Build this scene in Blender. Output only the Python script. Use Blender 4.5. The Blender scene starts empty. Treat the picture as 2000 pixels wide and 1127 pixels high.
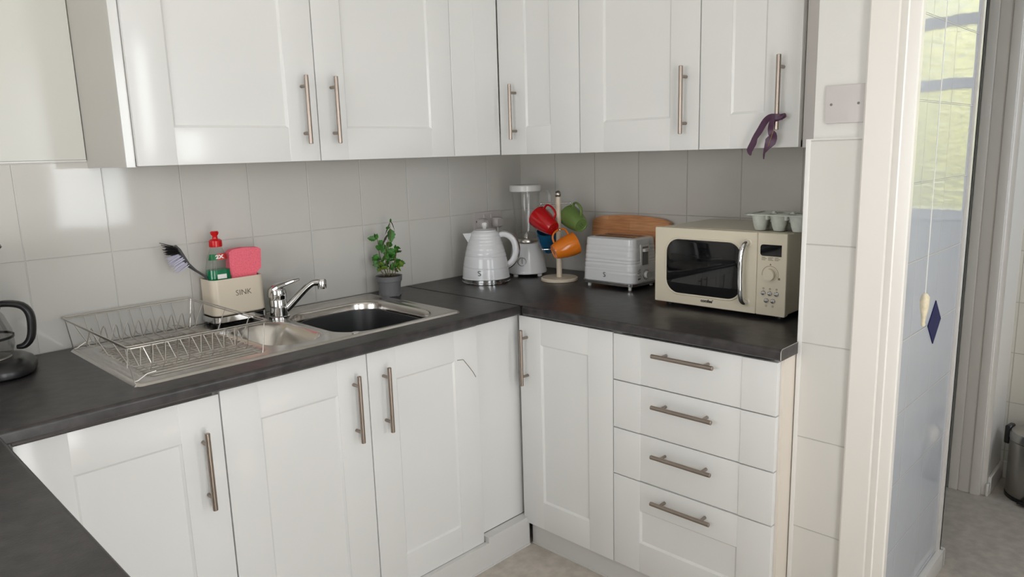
import bpy, bmesh, math, random
from math import radians as R, sin, cos, pi
from mathutils import Matrix, Vector
SC = bpy.context.scene
COL = SC.collection
random.seed(7)

# ------------------------------------------------------------------ camera
FPX = 1422.35
cam = bpy.data.cameras.new('camera'); cam.sensor_width = 36.0; cam.lens = FPX/2000*36.0; cam.clip_start = .02
co = bpy.data.objects.new('camera', cam); COL.objects.link(co)
_y, _p, _r = R(-45.486), R(-10.5288), R(-1.6587)
_f = Vector((-sin(_y)*cos(_p), cos(_y)*cos(_p), sin(_p)))
_rt = Vector((cos(_y), sin(_y), 0)); _up = _rt.cross(_f)
_r2 = _rt*cos(_r)+_up*sin(_r); _u2 = -_rt*sin(_r)+_up*cos(_r)
co.matrix_world = Matrix((( _r2.x, _u2.x, -_f.x, -2.2631), (_r2.y, _u2.y, -_f.y, -2.1852), (_r2.z, _u2.z, -_f.z, 1.3302), (0, 0, 0, 1)))
SC.camera = co

# ------------------------------------------------------------------ world, lights, exposure
w = bpy.data.worlds.new('sky'); SC.world = w; w.use_nodes = True
bg = w.node_tree.nodes['Background']
sky = w.node_tree.nodes.new('ShaderNodeTexSky'); sky.sky_type = 'HOSEK_WILKIE'; sky.turbidity = 3
sky.sun_direction = (0, -.42, .9)
w.node_tree.links.new(sky.outputs[0], bg.inputs[0]); bg.inputs[1].default_value = 3.2
def area(name, loc, rot, sx, sy, power, col=(1, 1, 1)):
    l = bpy.data.lights.new(name, 'AREA'); l.shape = 'RECTANGLE'; l.size = sx; l.size_y = sy; l.energy = power; l.color = col
    o = bpy.data.objects.new(name, l); COL.objects.link(o); o.location = loc; o.rotation_euler = rot
    return o
# area lamps as daylight; all but the rear window's are added for brightness
area('daylight_rear_window', (-.78, -3.09, 1.42), (R(90), 0, 0), .52, 1.05, 22, (.93, .97, 1))
area('added_door_daylight', (-2.03, -3.09, 1.03), (R(90), 0, 0), .75, 2.0, 60, (1, .99, .99))  # lamp at an added, unseen door, gives low light on the fronts
area('added_side_daylight', (-3.73, -1.45, 1.3), (R(90), 0, R(-90)), 1.3, 1.3, 54, (1, .99, 1))  # lamp at an added side opening, brightens the microwave-side fronts
area('added_sky_panel', (2.6, -2.5, 3.1), Vector((-1.5, .35, -1.75)).to_track_quat('-Z', 'Y').to_euler(), 1.8, 1.8, 480, (.84, .90, 1))  # added area lamp in place of open sky, feeds the passage
area('added_passage_daylight', (.60, -3.09, 1.45), (R(90), 0, 0), .6, 1.0, 19, (.78, .87, 1))  # added to brighten the reveal tiles and far door frame
hl = bpy.data.lights.new('added_hall_fill', 'POINT'); hl.energy = 7; hl.shadow_soft_size = .12; hl.color = (.92, .95, 1)
ho = bpy.data.objects.new('added_hall_fill', hl); COL.objects.link(ho); ho.location = (.98, -.95, 2.0)  # no fitting here: added point lamp lifts the dark gap past the doorway
sun = bpy.data.lights.new('sun', 'SUN'); sun.energy = 34; sun.angle = R(2); sun.color = (1, .97, .92)
so = bpy.data.objects.new('sun', sun); COL.objects.link(so)
so.rotation_euler = Vector((0, .42, -.9)).to_track_quat('-Z', 'Y').to_euler()
vs = SC.view_settings; vs.view_transform = 'Standard'; vs.look = 'None'; vs.exposure = -.70; vs.gamma = 1; vs.use_curve_mapping = False
SC.cycles.max_bounces = 10; SC.cycles.diffuse_bounces = 5; SC.cycles.glossy_bounces = 5
SC.cycles.transparent_max_bounces = 12; SC.cycles.transmission_bounces = 6
SC.cycles.caustics_reflective = False; SC.cycles.caustics_refractive = False; SC.cycles.sample_clamp_indirect = 4

# ------------------------------------------------------------------ materials
def lin(r, g, b):
    f = lambda c: ((c/255+.055)/1.055)**2.4 if c > 10 else c/255/12.92
    return (f(r), f(g), f(b), 1)
def new_mat(name):
    m = bpy.data.materials.new(name); m.use_nodes = True
    return m, m.node_tree, m.node_tree.nodes['Principled BSDF']
def mat(name, col, rough=.4, metal=0, spec=.5, coat=0, noise=0, nscale=20, bump=0, bscale=60, trans=0, ior=1.5, stretch=None, nrange=None, ndetail=4):
    """procedural material: base colour with optional noise mottling and bump"""
    m, nt, b = new_mat(name)
    b.inputs['Base Color'].default_value = col; b.inputs['Roughness'].default_value = rough
    b.inputs['Metallic'].default_value = metal; b.inputs['Specular IOR Level'].default_value = spec
    b.inputs['Coat Weight'].default_value = coat; b.inputs['Coat Roughness'].default_value = .05
    b.inputs['Transmission Weight'].default_value = trans; b.inputs['IOR'].default_value = ior
    tc = nt.nodes.new('ShaderNodeTexCoord'); mp = nt.nodes.new('ShaderNodeMapping')
    nt.links.new(tc.outputs['Object'], mp.inputs[0])
    if stretch: mp.inputs['Scale'].default_value = stretch
    if noise:
        n = nt.nodes.new('ShaderNodeTexNoise'); n.inputs['Scale'].default_value = nscale; n.inputs['Detail'].default_value = ndetail
        nt.links.new(mp.outputs[0], n.inputs[0])
        cr = nt.nodes.new('ShaderNodeValToRGB'); e = cr.color_ramp.elements
        lo, hi = nrange or (.3, .7)
        e[0].position = lo; e[1].position = hi
        e[0].color = tuple(c*(1-noise) for c in col[:3])+(1,); e[1].color = tuple(min(1, c*(1+noise)) for c in col[:3])+(1,)
        nt.links.new(n.outputs['Fac'], cr.inputs[0]); nt.links.new(cr.outputs[0], b.inputs['Base Color'])
    if bump:
        n = nt.nodes.new('ShaderNodeTexNoise'); n.inputs['Scale'].default_value = bscale; n.inputs['Detail'].default_value = 3
        nt.links.new(mp.outputs[0], n.inputs[0])
        bp = nt.nodes.new('ShaderNodeBump'); bp.inputs['Strength'].default_value = bump; bp.inputs['Distance'].default_value = .002
        nt.links.new(n.outputs['Fac'], bp.inputs['Height']); nt.links.new(bp.outputs[0], b.inputs['Normal'])
    return m
def tile_mat(name, col, axis, ox, oz, tw, th, grout, rough=.12, mortar=.0019, wav=.12):
    """glazed tiles laid in a straight grid; axis = world axis the rows run along"""
    m, nt, b = new_mat(name); L = nt.links
    tc = nt.nodes.new('ShaderNodeTexCoord'); sp = nt.nodes.new('ShaderNodeSeparateXYZ'); L.new(tc.outputs['Object'], sp.inputs[0])
    def off(o, v):
        a = nt.nodes.new('ShaderNodeMath'); a.operation = 'ADD'; L.new(o, a.inputs[0]); a.inputs[1].default_value = v; return a.outputs[0]
    cb = nt.nodes.new('ShaderNodeCombineXYZ')
    L.new(off(sp.outputs[axis], -ox+tw*200), cb.inputs[0]); L.new(off(sp.outputs['Z'], -oz+th*20), cb.inputs[1])
    br = nt.nodes.new('ShaderNodeTexBrick'); br.offset = 0; br.squash = 1
    br.inputs['Scale'].default_value = 1; br.inputs['Brick Width'].default_value = tw; br.inputs['Row Height'].default_value = th
    br.inputs['Mortar Size'].default_value = mortar; br.inputs['Mortar Smooth'].default_value = .6; br.inputs['Bias'].default_value = 0
    br.inputs['Color1'].default_value = col; br.inputs['Color2'].default_value = tuple(c*.975 for c in col[:3])+(1,); br.inputs['Mortar'].default_value = grout
    L.new(cb.outputs[0], br.inputs[0]); L.new(br.outputs['Color'], b.inputs['Base Color'])
    b.inputs['Roughness'].default_value = rough
    inv = nt.nodes.new('ShaderNodeMath'); inv.operation = 'SUBTRACT'; inv.inputs[0].default_value = 1; L.new(br.outputs['Fac'], inv.inputs[1])
    n = nt.nodes.new('ShaderNodeTexNoise'); n.inputs['Scale'].default_value = 9; n.inputs['Detail'].default_value = 2; L.new(tc.outputs['Object'], n.inputs[0])
    b1 = nt.nodes.new('ShaderNodeBump'); b1.inputs['Strength'].default_value = wav; b1.inputs['Distance'].default_value = .01; L.new(n.outputs['Fac'], b1.inputs['Height'])
    b2 = nt.nodes.new('ShaderNodeBump'); b2.inputs['Strength'].default_value = .8; b2.inputs['Distance'].default_value = .0016; L.new(inv.outputs[0], b2.inputs['Height'])
    L.new(b1.outputs[0], b2.inputs['Normal']); L.new(b2.outputs[0], b.inputs['Normal'])
    return m
def glass_mat(name, tint=(1, 1, 1, 1), clear=.88, rough=.03, ior=1.45):
    """thin clear sheet: mostly passes light, with a glossy skin"""
    m, nt, b = new_mat(name); nt.nodes.remove(b); L = nt.links
    t = nt.nodes.new('ShaderNodeBsdfTransparent'); t.inputs[0].default_value = tint
    g = nt.nodes.new('ShaderNodeBsdfGlossy'); g.inputs['Roughness'].default_value = rough
    fr = nt.nodes.new('ShaderNodeFresnel'); fr.inputs[0].default_value = ior
    mx = nt.nodes.new('ShaderNodeMixShader'); ad = nt.nodes.new('ShaderNodeMath'); ad.operation = 'ADD'; ad.use_clamp = True
    ad.inputs[1].default_value = 1-clear-.04; L.new(fr.outputs[0], ad.inputs[0])
    mn = nt.nodes.new('ShaderNodeMath'); mn.operation = 'MINIMUM'; mn.inputs[1].default_value = .22; L.new(ad.outputs[0], mn.inputs[0]); L.new(mn.outputs[0], mx.inputs[0])
    L.new(t.outputs[0], mx.inputs[1]); L.new(g.outputs[0], mx.inputs[2]); L.new(mx.outputs[0], nt.nodes['Material Output'].inputs[0])
    return m
WHITE = lin(214, 212, 207)
M = {}
M['door'] = mat('gloss_white_foil', lin(220, 220, 218), .16, spec=.5, bump=.03, bscale=5)
M['carcass'] = mat('white_melamine', lin(212, 210, 204), .4)
M['cream_side'] = mat('cream_board', lin(218, 209, 197), .45)
M['plinth'] = mat('plinth_white', lin(208, 207, 205), .3)
M['paint'] = mat('rough_white_paint', lin(220, 219, 215), .5, bump=.5, bscale=38)
M['wallboard'] = mat('gloss_white_board', lin(214, 214, 207), .22)
M['trimpaint'] = mat('gloss_trim_paint', lin(226, 222, 216), .3, bump=.12, bscale=30)
M['ceil'] = mat('ceiling_paint', lin(225, 223, 218), .7)
M['tileA'] = tile_mat('wall_tiles_sink', lin(205, 203, 197), 'X', .0369, .8476, .2057, .2455, lin(204, 202, 197), rough=.07, wav=.035)
M['tileB'] = tile_mat('wall_tiles_microwave', lin(205, 203, 196), 'Y', .0111, .8476, .2057, .2455, lin(188, 185, 178))
M['tileP'] = tile_mat('pier_tiles', lin(214, 212, 207), 'Y', -1.4573, .8476, .50, .2455, lin(196, 194, 189), wav=.05)
M['tileR'] = tile_mat('reveal_tiles', lin(196, 200, 206), 'X', -.081, .845, .205, .193, lin(206, 206, 204), rough=.06, wav=.10, mortar=.0026)
M['tileF'] = tile_mat('passage_tiles', lin(212, 208, 196), 'Y', -1.66, .112, .2, .2, lin(180, 178, 170))
M['tile_edge'] = mat('tile_trim_white', lin(226, 225, 222), .25)
M['floor'] = mat('vinyl_floor', lin(184, 176, 166), .42, noise=.13, nscale=26, nrange=(.35, .65), ndetail=8)
M['worktop'] = mat('slate_worktop', lin(53, 50, 50), .33, noise=.36, nscale=34, nrange=(.38, .70), ndetail=9, bump=.10, bscale=240)
M['joint'] = mat('black_joint_strip', lin(22, 22, 22), .3)
M['steel'] = mat('brushed_steel', lin(196, 192, 186), .30, metal=1, noise=.04, nscale=60)
M['sinksteel'] = mat('sink_steel', lin(208, 204, 199), .22, metal=1, noise=.04, nscale=30)
M['nickel'] = mat('brushed_nickel', lin(158, 146, 136), .33, metal=1)
M['chrome'] = mat('chrome', lin(215, 215, 215), .07, metal=1)
M['dark_strip'] = mat('dark_vapour_strip', lin(66, 62, 60), .35, metal=.6)
M['cream'] = mat('cream_enamel', lin(216, 204, 184), .28, spec=.5)
M['mwcream'] = mat('microwave_cream', lin(212, 204, 184), .3)
M['blackglass'] = mat('black_glass', lin(14, 15, 17), .04, spec=.6)
M['blackplastic'] = mat('black_plastic', lin(26, 26, 27), .3)
M['bowlplastic'] = mat('dark_grey_plastic', lin(44, 45, 47), .38)
M['greyplastic'] = mat('grey_plastic', lin(112, 112, 114), .5)
M['whiteplastic'] = mat('white_plastic', lin(214, 213, 210), .25)
M['applwhite'] = mat('appliance_white', lin(216, 218, 220), .16)
M['logo'] = mat('logo_dark', lin(52, 50, 48), .4)
M['ink'] = mat('grey_print', lin(118, 110, 92), .6)
M['wood'] = None
M['red'] = mat('red_glaze', lin(176, 20, 26), .14)
M['green'] = mat('green_glaze', lin(108, 134, 72), .25)
M['orange'] = mat('orange_glaze', lin(222, 122, 32), .14)
M['blue'] = mat('blue_glaze', lin(16, 78, 112), .18)
M['redp'] = mat('red_plastic', lin(200, 22, 26), .25)
M['sponge'] = mat('pink_sponge', lin(240, 112, 128), .9, noise=.16, nscale=260, bump=.5, bscale=300)
M['bristle_w'] = mat('pale_bristle', lin(206, 204, 220), .6)
M['leaf'] = mat('mint_leaf', lin(50, 106, 32), .45, noise=.4, nscale=60)
M['leaf2'] = mat('yellowing_leaf', lin(120, 140, 46), .5, noise=.3, nscale=50)
M['leafdark'] = mat('wilted_leaf', lin(46, 42, 30), .6, noise=.3, nscale=60)
M['stem'] = mat('mint_stem', lin(96, 92, 50), .6)
M['soil'] = mat('soil', lin(50, 34, 24), .9, noise=.5, nscale=120, bump=.8, bscale=120)
M['pulp'] = mat('pulp_card', lin(200, 204, 196), .9, noise=.06, nscale=120, bump=.5, bscale=150)
M['ribbon'] = mat('purple_ribbon', lin(66, 34, 60), .45, noise=.2, nscale=60)
M['gold'] = mat('gold_thread', lin(160, 130, 70), .5)
M['plate'] = mat('grey_white_plate', lin(196, 190, 189), .4)
M['shell'] = mat('cream_shell', lin(224, 212, 182), .45, noise=.12, nscale=60)
M['cord'] = mat('white_cord', lin(228, 228, 222), .7)
M['diamond'] = mat('navy_tile', lin(26, 28, 82), .45, spec=.12)
M['glass'] = glass_mat('clear_glass', clear=.93)
M['jar'] = glass_mat('clear_plastic_jar', (.97, .97, .97, 1), .93, .06, 1.13)
M['bottle'] = glass_mat('clear_bottle', (.90, .94, .92, 1), .95, .05, 1.15)
M['liquid'] = mat('green_liquid', lin(0, 120, 78), .15, spec=.6)
M['lab_g'] = mat('label_green', lin(10, 110, 60), .35)
M['lab_r'] = mat('label_red', lin(214, 44, 40), .35)
M['lab_w'] = mat('label_white', lin(235, 235, 230), .4)
M['carafe'] = glass_mat('smoked_glass', (.80, .80, .80, 1), .90)
M['roomshade'] = mat('passage_paint_shaded', lin(150, 152, 150), .6)  # grey stands in for the shade in the unlit room beyond
M['hedge'] = mat('hedge_leaves', lin(204, 194, 104), .7, noise=.75, nscale=16, nrange=(.40, .56), bump=.8, bscale=12)
M['grass'] = mat('garden_ground', lin(120, 122, 116), .9, noise=.2, nscale=4)
M['bin'] = mat('bin_steel', lin(176, 174, 170), .33, metal=1)
def obscured():
    m, nt, b = new_mat('obscured_glass'); L = nt.links
    t = nt.nodes.new('ShaderNodeBsdfTransparent'); rf = nt.nodes.new('ShaderNodeBsdfRefraction'); rf.inputs['Roughness'].default_value = .05; rf.inputs['IOR'].default_value = 1.3
    n = nt.nodes.new('ShaderNodeTexNoise'); n.inputs['Scale'].default_value = 70; bp = nt.nodes.new('ShaderNodeBump'); bp.inputs['Distance'].default_value = .05
    tc = nt.nodes.new('ShaderNodeTexCoord'); L.new(tc.outputs['Object'], n.inputs[0]); L.new(n.outputs['Fac'], bp.inputs['Height']); L.new(bp.outputs[0], rf.inputs['Normal'])
    mx = nt.nodes.new('ShaderNodeMixShader'); mx.inputs[0].default_value = .93; L.new(t.outputs[0], mx.inputs[1]); L.new(rf.outputs[0], mx.inputs[2]); L.new(mx.outputs[0], nt.nodes['Material Output'].inputs[0])
    nt.nodes.remove(b); return m
M['obscured'] = obscured()
def wood():
    m, nt, b = new_mat('beech_strips'); L = nt.links
    tc = nt.nodes.new('ShaderNodeTexCoord'); sp = nt.nodes.new('ShaderNodeSeparateXYZ'); L.new(tc.outputs['Object'], sp.inputs[0])
    cb = nt.nodes.new('ShaderNodeCombineXYZ'); L.new(sp.outputs['X'], cb.inputs[0]); L.new(sp.outputs['Z'], cb.inputs[1])
    br = nt.nodes.new('ShaderNodeTexBrick'); br.offset = .37; br.inputs['Scale'].default_value = 1; br.inputs['Brick Width'].default_value = .26
    br.inputs['Row Height'].default_value = .036; br.inputs['Mortar Size'].default_value = .0003
    br.inputs['Color1'].default_value = lin(226, 172, 124); br.inputs['Color2'].default_value = lin(210, 146, 98); br.inputs['Mortar'].default_value = lin(140, 86, 48)
    L.new(cb.outputs[0], br.inputs[0])
    mp = nt.nodes.new('ShaderNodeMapping'); mp.inputs['Scale'].default_value = (5, 5, 90); L.new(tc.outputs['Object'], mp.inputs[0])
    n = nt.nodes.new('ShaderNodeTexNoise'); n.inputs['Scale'].default_value = 3; n.inputs['Detail'].default_value = 6; L.new(mp.outputs[0], n.inputs[0])
    cr = nt.nodes.new('ShaderNodeValToRGB'); cr.color_ramp.elements[0].color = (.62, .55, .5, 1); cr.color_ramp.elements[1].color = (1.0, 1.0, 1.0, 1)
    cr.color_ramp.elements[0].position = .3; cr.color_ramp.elements[1].position = .6; L.new(n.outputs['Fac'], cr.inputs[0])
    mx = nt.nodes.new('ShaderNodeMix'); mx.data_type = 'RGBA'; mx.blend_type = 'MULTIPLY'; mx.inputs[0].default_value = .7
    L.new(br.outputs['Color'], mx.inputs[6]); L.new(cr.outputs[0], mx.inputs[7]); L.new(mx.outputs[2], b.inputs['Base Color'])
    b.inputs['Roughness'].default_value = .45
    return m
M['wood'] = wood()

# ------------------------------------------------------------------ mesh builder
class MB:
    def __init__(s, T=None): s.bm = bmesh.new(); s.T = T or Matrix.Identity(4); s.mats = []
    def mi(s, m):
        if m is None: return 0
        if m not in s.mats: s.mats.append(m)
        return s.mats.index(m)
    def merge(s, b, m=None, T=None):
        i = s.mi(m)
        for f in b.faces: f.material_index = i
        b.transform(s.T @ T if T else s.T)
        me = bpy.data.meshes.new('tmp'); b.to_mesh(me); b.free(); s.bm.from_mesh(me); bpy.data.meshes.remove(me)
    def box(s, x0, x1, y0, y1, z0, z1, bev=0, m=None, T=None, seg=1):
        b = bmesh.new(); bmesh.ops.create_cube(b, size=1)
        for v in b.verts: v.co = Vector(((x0+x1)/2+v.co.x*(x1-x0), (y0+y1)/2+v.co.y*(y1-y0), (z0+z1)/2+v.co.z*(z1-z0)))
        if bev: bmesh.ops.bevel(b, geom=b.edges[:], offset=bev, segments=seg, affect='EDGES', profile=.7)
        s.merge(b, m, T)
    def loft(s, rings, cap0=True, cap1=True, closed=True, m=None, T=None):
        b = bmesh.new(); vr = [[b.verts.new(p) for p in r] for r in rings]; n = len(rings[0])
        for a, c in zip(vr, vr[1:]):
            for i in range(n if closed else n-1):
                j = (i+1) % n
                try: b.faces.new((a[i], a[j], c[j], c[i]))
                except ValueError: pass
        if cap0: b.faces.new(vr[0][::-1])
        if cap1: b.faces.new(vr[-1])
        bmesh.ops.remove_doubles(b, verts=b.verts, dist=1e-7)
        bmesh.ops.recalc_face_normals(b, faces=b.faces)
        s.merge(b, m, T)
    def lathe(s, prof, c=(0, 0, 0), n=32, m=None, T=None, cap0=True, cap1=True):
        s.loft([[(c[0]+r*cos(2*pi*i/n), c[1]+r*sin(2*pi*i/n), c[2]+z) for i in range(n)] for r, z in prof], cap0, cap1, m=m, T=T)
    def tube(s, pts, r, n=8, m=None, T=None, closed=False, flat=None, up=None, sm=0):
        """tube along a path; r number or list; flat=(a,b) elliptical scale"""
        P = [Vector(p) for p in pts]
        if sm and len(P) > 2:
            Q, RR = [], []; rl = r if isinstance(r, (list, tuple)) else [r]*len(P)
            for i in range(len(P)-1):
                a0, a1, a2, a3 = P[max(i-1, 0)], P[i], P[i+1], P[min(i+2, len(P)-1)]
                for j in range(sm):
                    t0 = j/sm; Q.append(.5*((2*a1)+(a2-a0)*t0+(2*a0-5*a1+4*a2-a3)*t0*t0+(3*a1-a0-3*a2+a3)*t0**3)); RR.append(rl[i]*(1-t0)+rl[i+1]*t0)
            P = Q+[P[-1]]; r = RR+[rl[-1]]
        k = len(P); rings = []
        t = [(P[(i+1) % k]-P[i-1]) if closed else (P[min(i+1, k-1)]-P[max(i-1, 0)]) for i in range(k)]
        t = [v.normalized() for v in t]
        if up: u = Vector(up)
        else: u = Vector((0, 0, 1)) if abs(t[0].z) < .9 else Vector((1, 0, 0))
        for i in range(k):
            a = u-t[i]*u.dot(t[i])
            a = a.normalized() if a.length > 1e-6 else t[i].orthogonal().normalized()
            if not up: u = a
            bb = t[i].cross(a); rr = r[i] if isinstance(r, (list, tuple)) else r
            fa, fb = flat or (1, 1)
            rings.append([P[i]+a*rr*fa*cos(2*pi*j/n)+bb*rr*fb*sin(2*pi*j/n) for j in range(n)])
        if closed: rings.append(rings[0])
        s.loft(rings, not closed, not closed, m=m, T=T)
    def cyl(s, p0, p1, r, n=16, m=None, T=None): s.tube([p0, p1], r, n, m, T)
    def ball(s, c, r, m=None, T=None, sc=(1, 1, 1), seg=16):
        b = bmesh.new(); bmesh.ops.create_uvsphere(b, u_segments=seg, v_segments=max(6, seg//2), radius=r)
        for v in b.verts: v.co = Vector((c[0]+v.co.x*sc[0], c[1]+v.co.y*sc[1], c[2]+v.co.z*sc[2]))
        s.merge(b, m, T)
    def prism(s, poly, d0, d1, plane='XZ', m=None, T=None, bev=0):
        """extrude outline; plane XZ extrudes along Y, XY along Z, YZ along X"""
        mk = {'XZ': lambda a, c, d: (a, d, c), 'XY': lambda a, c, d: (a, c, d), 'YZ': lambda a, c, d: (d, a, c)}[plane]
        b = bmesh.new(); A = [b.verts.new(mk(a, c, d0)) for a, c in poly]; Bv = [b.verts.new(mk(a, c, d1)) for a, c in poly]; n = len(poly)
        b.faces.new(A); b.faces.new(Bv[::-1])
        for i in range(n): b.faces.new((A[i], Bv[i], Bv[(i+1) % n], A[(i+1) % n]))
        bmesh.ops.recalc_face_normals(b, faces=b.faces)
        if bev: bmesh.ops.bevel(b, geom=b.edges[:], offset=bev, segments=2, affect='EDGES')
        s.merge(b, m, T)
    def text(s, body, size, T, depth=.0006, m=None, bold=0):
        cu = bpy.data.curves.new('t', 'FONT'); cu.body = body; cu.size = size; cu.extrude = depth; cu.align_x = 'CENTER'; cu.align_y = 'CENTER'; cu.offset = bold; cu.resolution_u = 3
        o = bpy.data.objects.new('t', cu); COL.objects.link(o)
        dg = bpy.context.evaluated_depsgraph_get(); me = bpy.data.meshes.new_from_object(o.evaluated_get(dg))
        b = bmesh.new(); b.from_mesh(me); bpy.data.meshes.remove(me); bpy.data.objects.remove(o); bpy.data.curves.remove(cu)
        s.merge(b, m, T)
    def build(s, name, material=None, parent=None, world=False, sharp=38, smooth=True):
        me = bpy.data.meshes.new(name)
        if world and parent is not None: s.bm.transform(root_matrix(parent).inverted())
        bmesh.ops.remove_doubles(s.bm, verts=s.bm.verts, dist=1e-7)
        s.bm.to_mesh(me); s.bm.free()
        for mm in (s.mats or [material]): me.materials.append(mm)
        if smooth:
            me.shade_smooth(); me.set_sharp_from_angle(angle=R(sharp))
        o = bpy.data.objects.new(name, me); COL.objects.link(o)
        if parent is not None: o.parent = parent
        return o
def root_matrix(o):
    m = o.matrix_basis.copy()
    while o.parent: o = o.parent; m = o.matrix_basis @ m
    return m
def thing(name, label, cat, loc=(0, 0, 0), rz=0, group=None, rot=None, mtx=None):
    o = bpy.data.objects.new(name, None); COL.objects.link(o); o.empty_display_size = .05
    if mtx is not None: o.matrix_basis = mtx
    else: o.location = loc; o.rotation_euler = rot or (0, 0, rz)
    if mtx is None: o.matrix_basis = Matrix.LocRotScale(Vector(loc), o.rotation_euler, None)
    tag(o, label, cat, group); return o
def tag(o, label, cat, group=None):
    o['label'] = label; o['category'] = cat
    if group: o['group'] = group
    return o
def struct(o, label=None):
    o['kind'] = 'structure'
    if label: o['label'] = label
    return o
def rr(hx, hy, r, z, n=6, cx=0, cy=0):
    r = min(r, hx-1e-5, hy-1e-5); out = []
    for qx, qy, a0 in ((1, 1, 0), (-1, 1, 90), (-1, -1, 180), (1, -1, 270)):
        for i in range(n+1):
            a = R(a0+90*i/n); out.append((cx+qx*(hx-r)+r*cos(a), cy+qy*(hy-r)+r*sin(a), z))
    return out
def rr2(hx, hy, r, n=6, cx=0, cy=0): return [(a, b) for a, b, _ in rr(hx, hy, r, 0, n, cx, cy)]
RB = Matrix.Rotation(R(-90), 4, 'Z')          # local front (-Y) turned to face world -X; local +X runs to world -Y

# ------------------------------------------------------------------ constants
ZC, TK = .8476, .0288
DZ, DB = .8108, .0861
UZ, UTOP = 1.3245, 2.06
YDA, XDB = -.5734, -.5974       # base door faces
YUA, XUB = -.3108, -.3946       # wall cupboard door faces
XW = .0332                       # microwave wall
XP = -.5135                      # tiled pier face
YP = -1.4573
YR = -1.65                       # tiled wall beyond the doorway

# ------------------------------------------------------------------ room shell
b = MB(); b.box(-3.7, 1.3, -3.1, 1.0, -.06, 0); struct(b.build('floor', M['floor']))
b = MB(); b.box(-3.7, 1.3, -3.1, 1.0, 2.4, 2.46); struct(b.build('ceiling', M['ceil']))
b = MB(); b.box(-3.7, .15, .008, .12, 0, 2.4, m=M['paint']); b.box(-3.6, XW, 0, .008, .80, 1.3435, m=M['tileA'])
b.box(-3.6, -1.6425, -.004, .008, 1.3445, 2.4, m=M['wallboard'], bev=.0015)
b.box(-3.6, -1.6425, -.0015, .006, 1.3405, 1.3445, m=M['tile_edge'])
struct(b.build('wall_back'))
b = MB(); b.box(XW+.008, .15, -1.4573, .008, 0, 2.4, m=M['paint']); b.box(XW, XW+.008, -1.4573, 0, .80, 1.345, m=M['tileB'])
struct(b.build('wall_right'))
# pier between worktop recess and doorway: painted top, tiled below, tiled reveal on the passage side
b = MB()
b.box(-.5055, .150, -1.642, -1.470, 0, 2.4, m=M['paint'], bev=.004, seg=2)
b.box(XP, -.5055, -1.64, -1.4665, 0, 1.3400, m=M['tileP'])
b.box(XP+.004, .033, -1.4700, -1.4573-.004, 0, 1.3395, m=M['tile_edge'])
b.box(XP-.0015, -.5055, -1.4685, -1.4573, 0, 1.3425, m=M['tile_edge'], bev=.001, seg=2)
b.box(XP-.001, -.5055, -1.59, -1.468, 1.3400, 1.3425, m=M['tile_edge'])
b.box(-.5055, .148, YR, -1.642, 0, 2.4, m=M['tileR'])
b.box(.150, .163, YR+.0, -1.470, 0, 2.4, m=M['trimpaint']); b.box(.143, .176, -1.657, -1.643, 0, 2.4, m=M['trimpaint'], bev=.003, seg=2); b.box(.160, .176, -1.657, -1.47, 0, 2.4, m=M['trimpaint'], bev=.003)
pier = struct(b.build('wall_pier'))
c = .061; b = MB(); b.prism([(-.081-c, .844), (-.081, .844-c), (-.081+c, .844), (-.081, .844+c)], YR-.0022, YR+.002, 'XZ', bev=.0006)
o = b.build('diamond_tile', M['diamond'], pier); o['label'] = 'navy blue diamond tile set where four tiles meet'
b = MB(); b.box(-.50, .176, -1.667, YR, 0, .062, bev=.003, seg=2); b.box(.166, .19, -1.667, -1.5, 0, .062, bev=.003); struct(b.build('baseboard_reveal', M['trimpaint']))
# door casing on the pier face
prof = [(-1.590, XP+.004), (-1.590, XP-.017), (-1.594, XP-.020), (-1.650, XP-.020), (-1.654, XP-.0185), (-1.658, XP-.0195), (-1.668, XP-.0200), (-1.6705, XP-.0175), (-1.684, XP-.0175), (-1.692, XP-.0165), (-1.695, XP-.014), (-1.695, XP+.004)]
b = MB(); b.prism([(y_, x_) for y_, x_ in prof], 0, 2.13, 'XY', T=Matrix(((0, 1, 0, 0), (1, 0, 0, 0), (0, 0, 1, 0), (0, 0, 0, 1)))); struct(b.build('trim_1', M['trimpaint'], sharp=20))
b = MB(); b.box(XP-.022, XP+.002, -2.62, -1.60, 2.03, 2.13, bev=.003); b.box(XP-.022, XP+.002, -2.62, -2.52, 0, 2.03, bev=.003); struct(b.build('trim_2', M['trimpaint']))
b = MB(); b.box(XP, .176, -3.05, -1.65, 2.05, 2.4, m=M['paint']); struct(b.build('wall_header', M['paint']))
b = MB(); b.box(-.38, .176, -3.05, -2.55, 0, 2.05, m=M['paint']); b.box(-.5135, -.38, -2.60, -2.55, 0, 2.05); struct(b.build('wall_front', M['paint']))
# rear wall with window and openings added for light, left wall likewise
def wall_holes(name, axis, pos, t, a0, a1, holes, m, z1=2.4):
    b = MB()
    def put(u0, u1, z0, z):
        if u1-u0 < 1e-4 or z-z0 < 1e-4: return
        if axis == 'y': b.box(u0, u1, min(pos, pos+t), max(pos, pos+t), z0, z)
        else: b.box(min(pos, pos+t), max(pos, pos+t), u0, u1, z0, z)
    u = a0
    for h0, h1, z0, zt in sorted(holes):
        put(u, h0, 0, z1); put(h0, h1, 0, z0); put(h0, h1, zt, z1); u = h1
    put(u, a1, 0, z1)
    return struct(b.build(name, m))
wall_holes('wall_rear', 'y', -3.0, -.08, -3.7, 1.2, [(-2.405, -1.655, 0, 2.05), (-1.04, -.52, .9, 1.95), (.28, .92, .9, 2.0)], M['paint'])
wall_holes('wall_left', 'x', -3.6, -.10, -3.1, .12, [(-2.12, -.78, .65, 1.95)], M['paint'])
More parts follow.
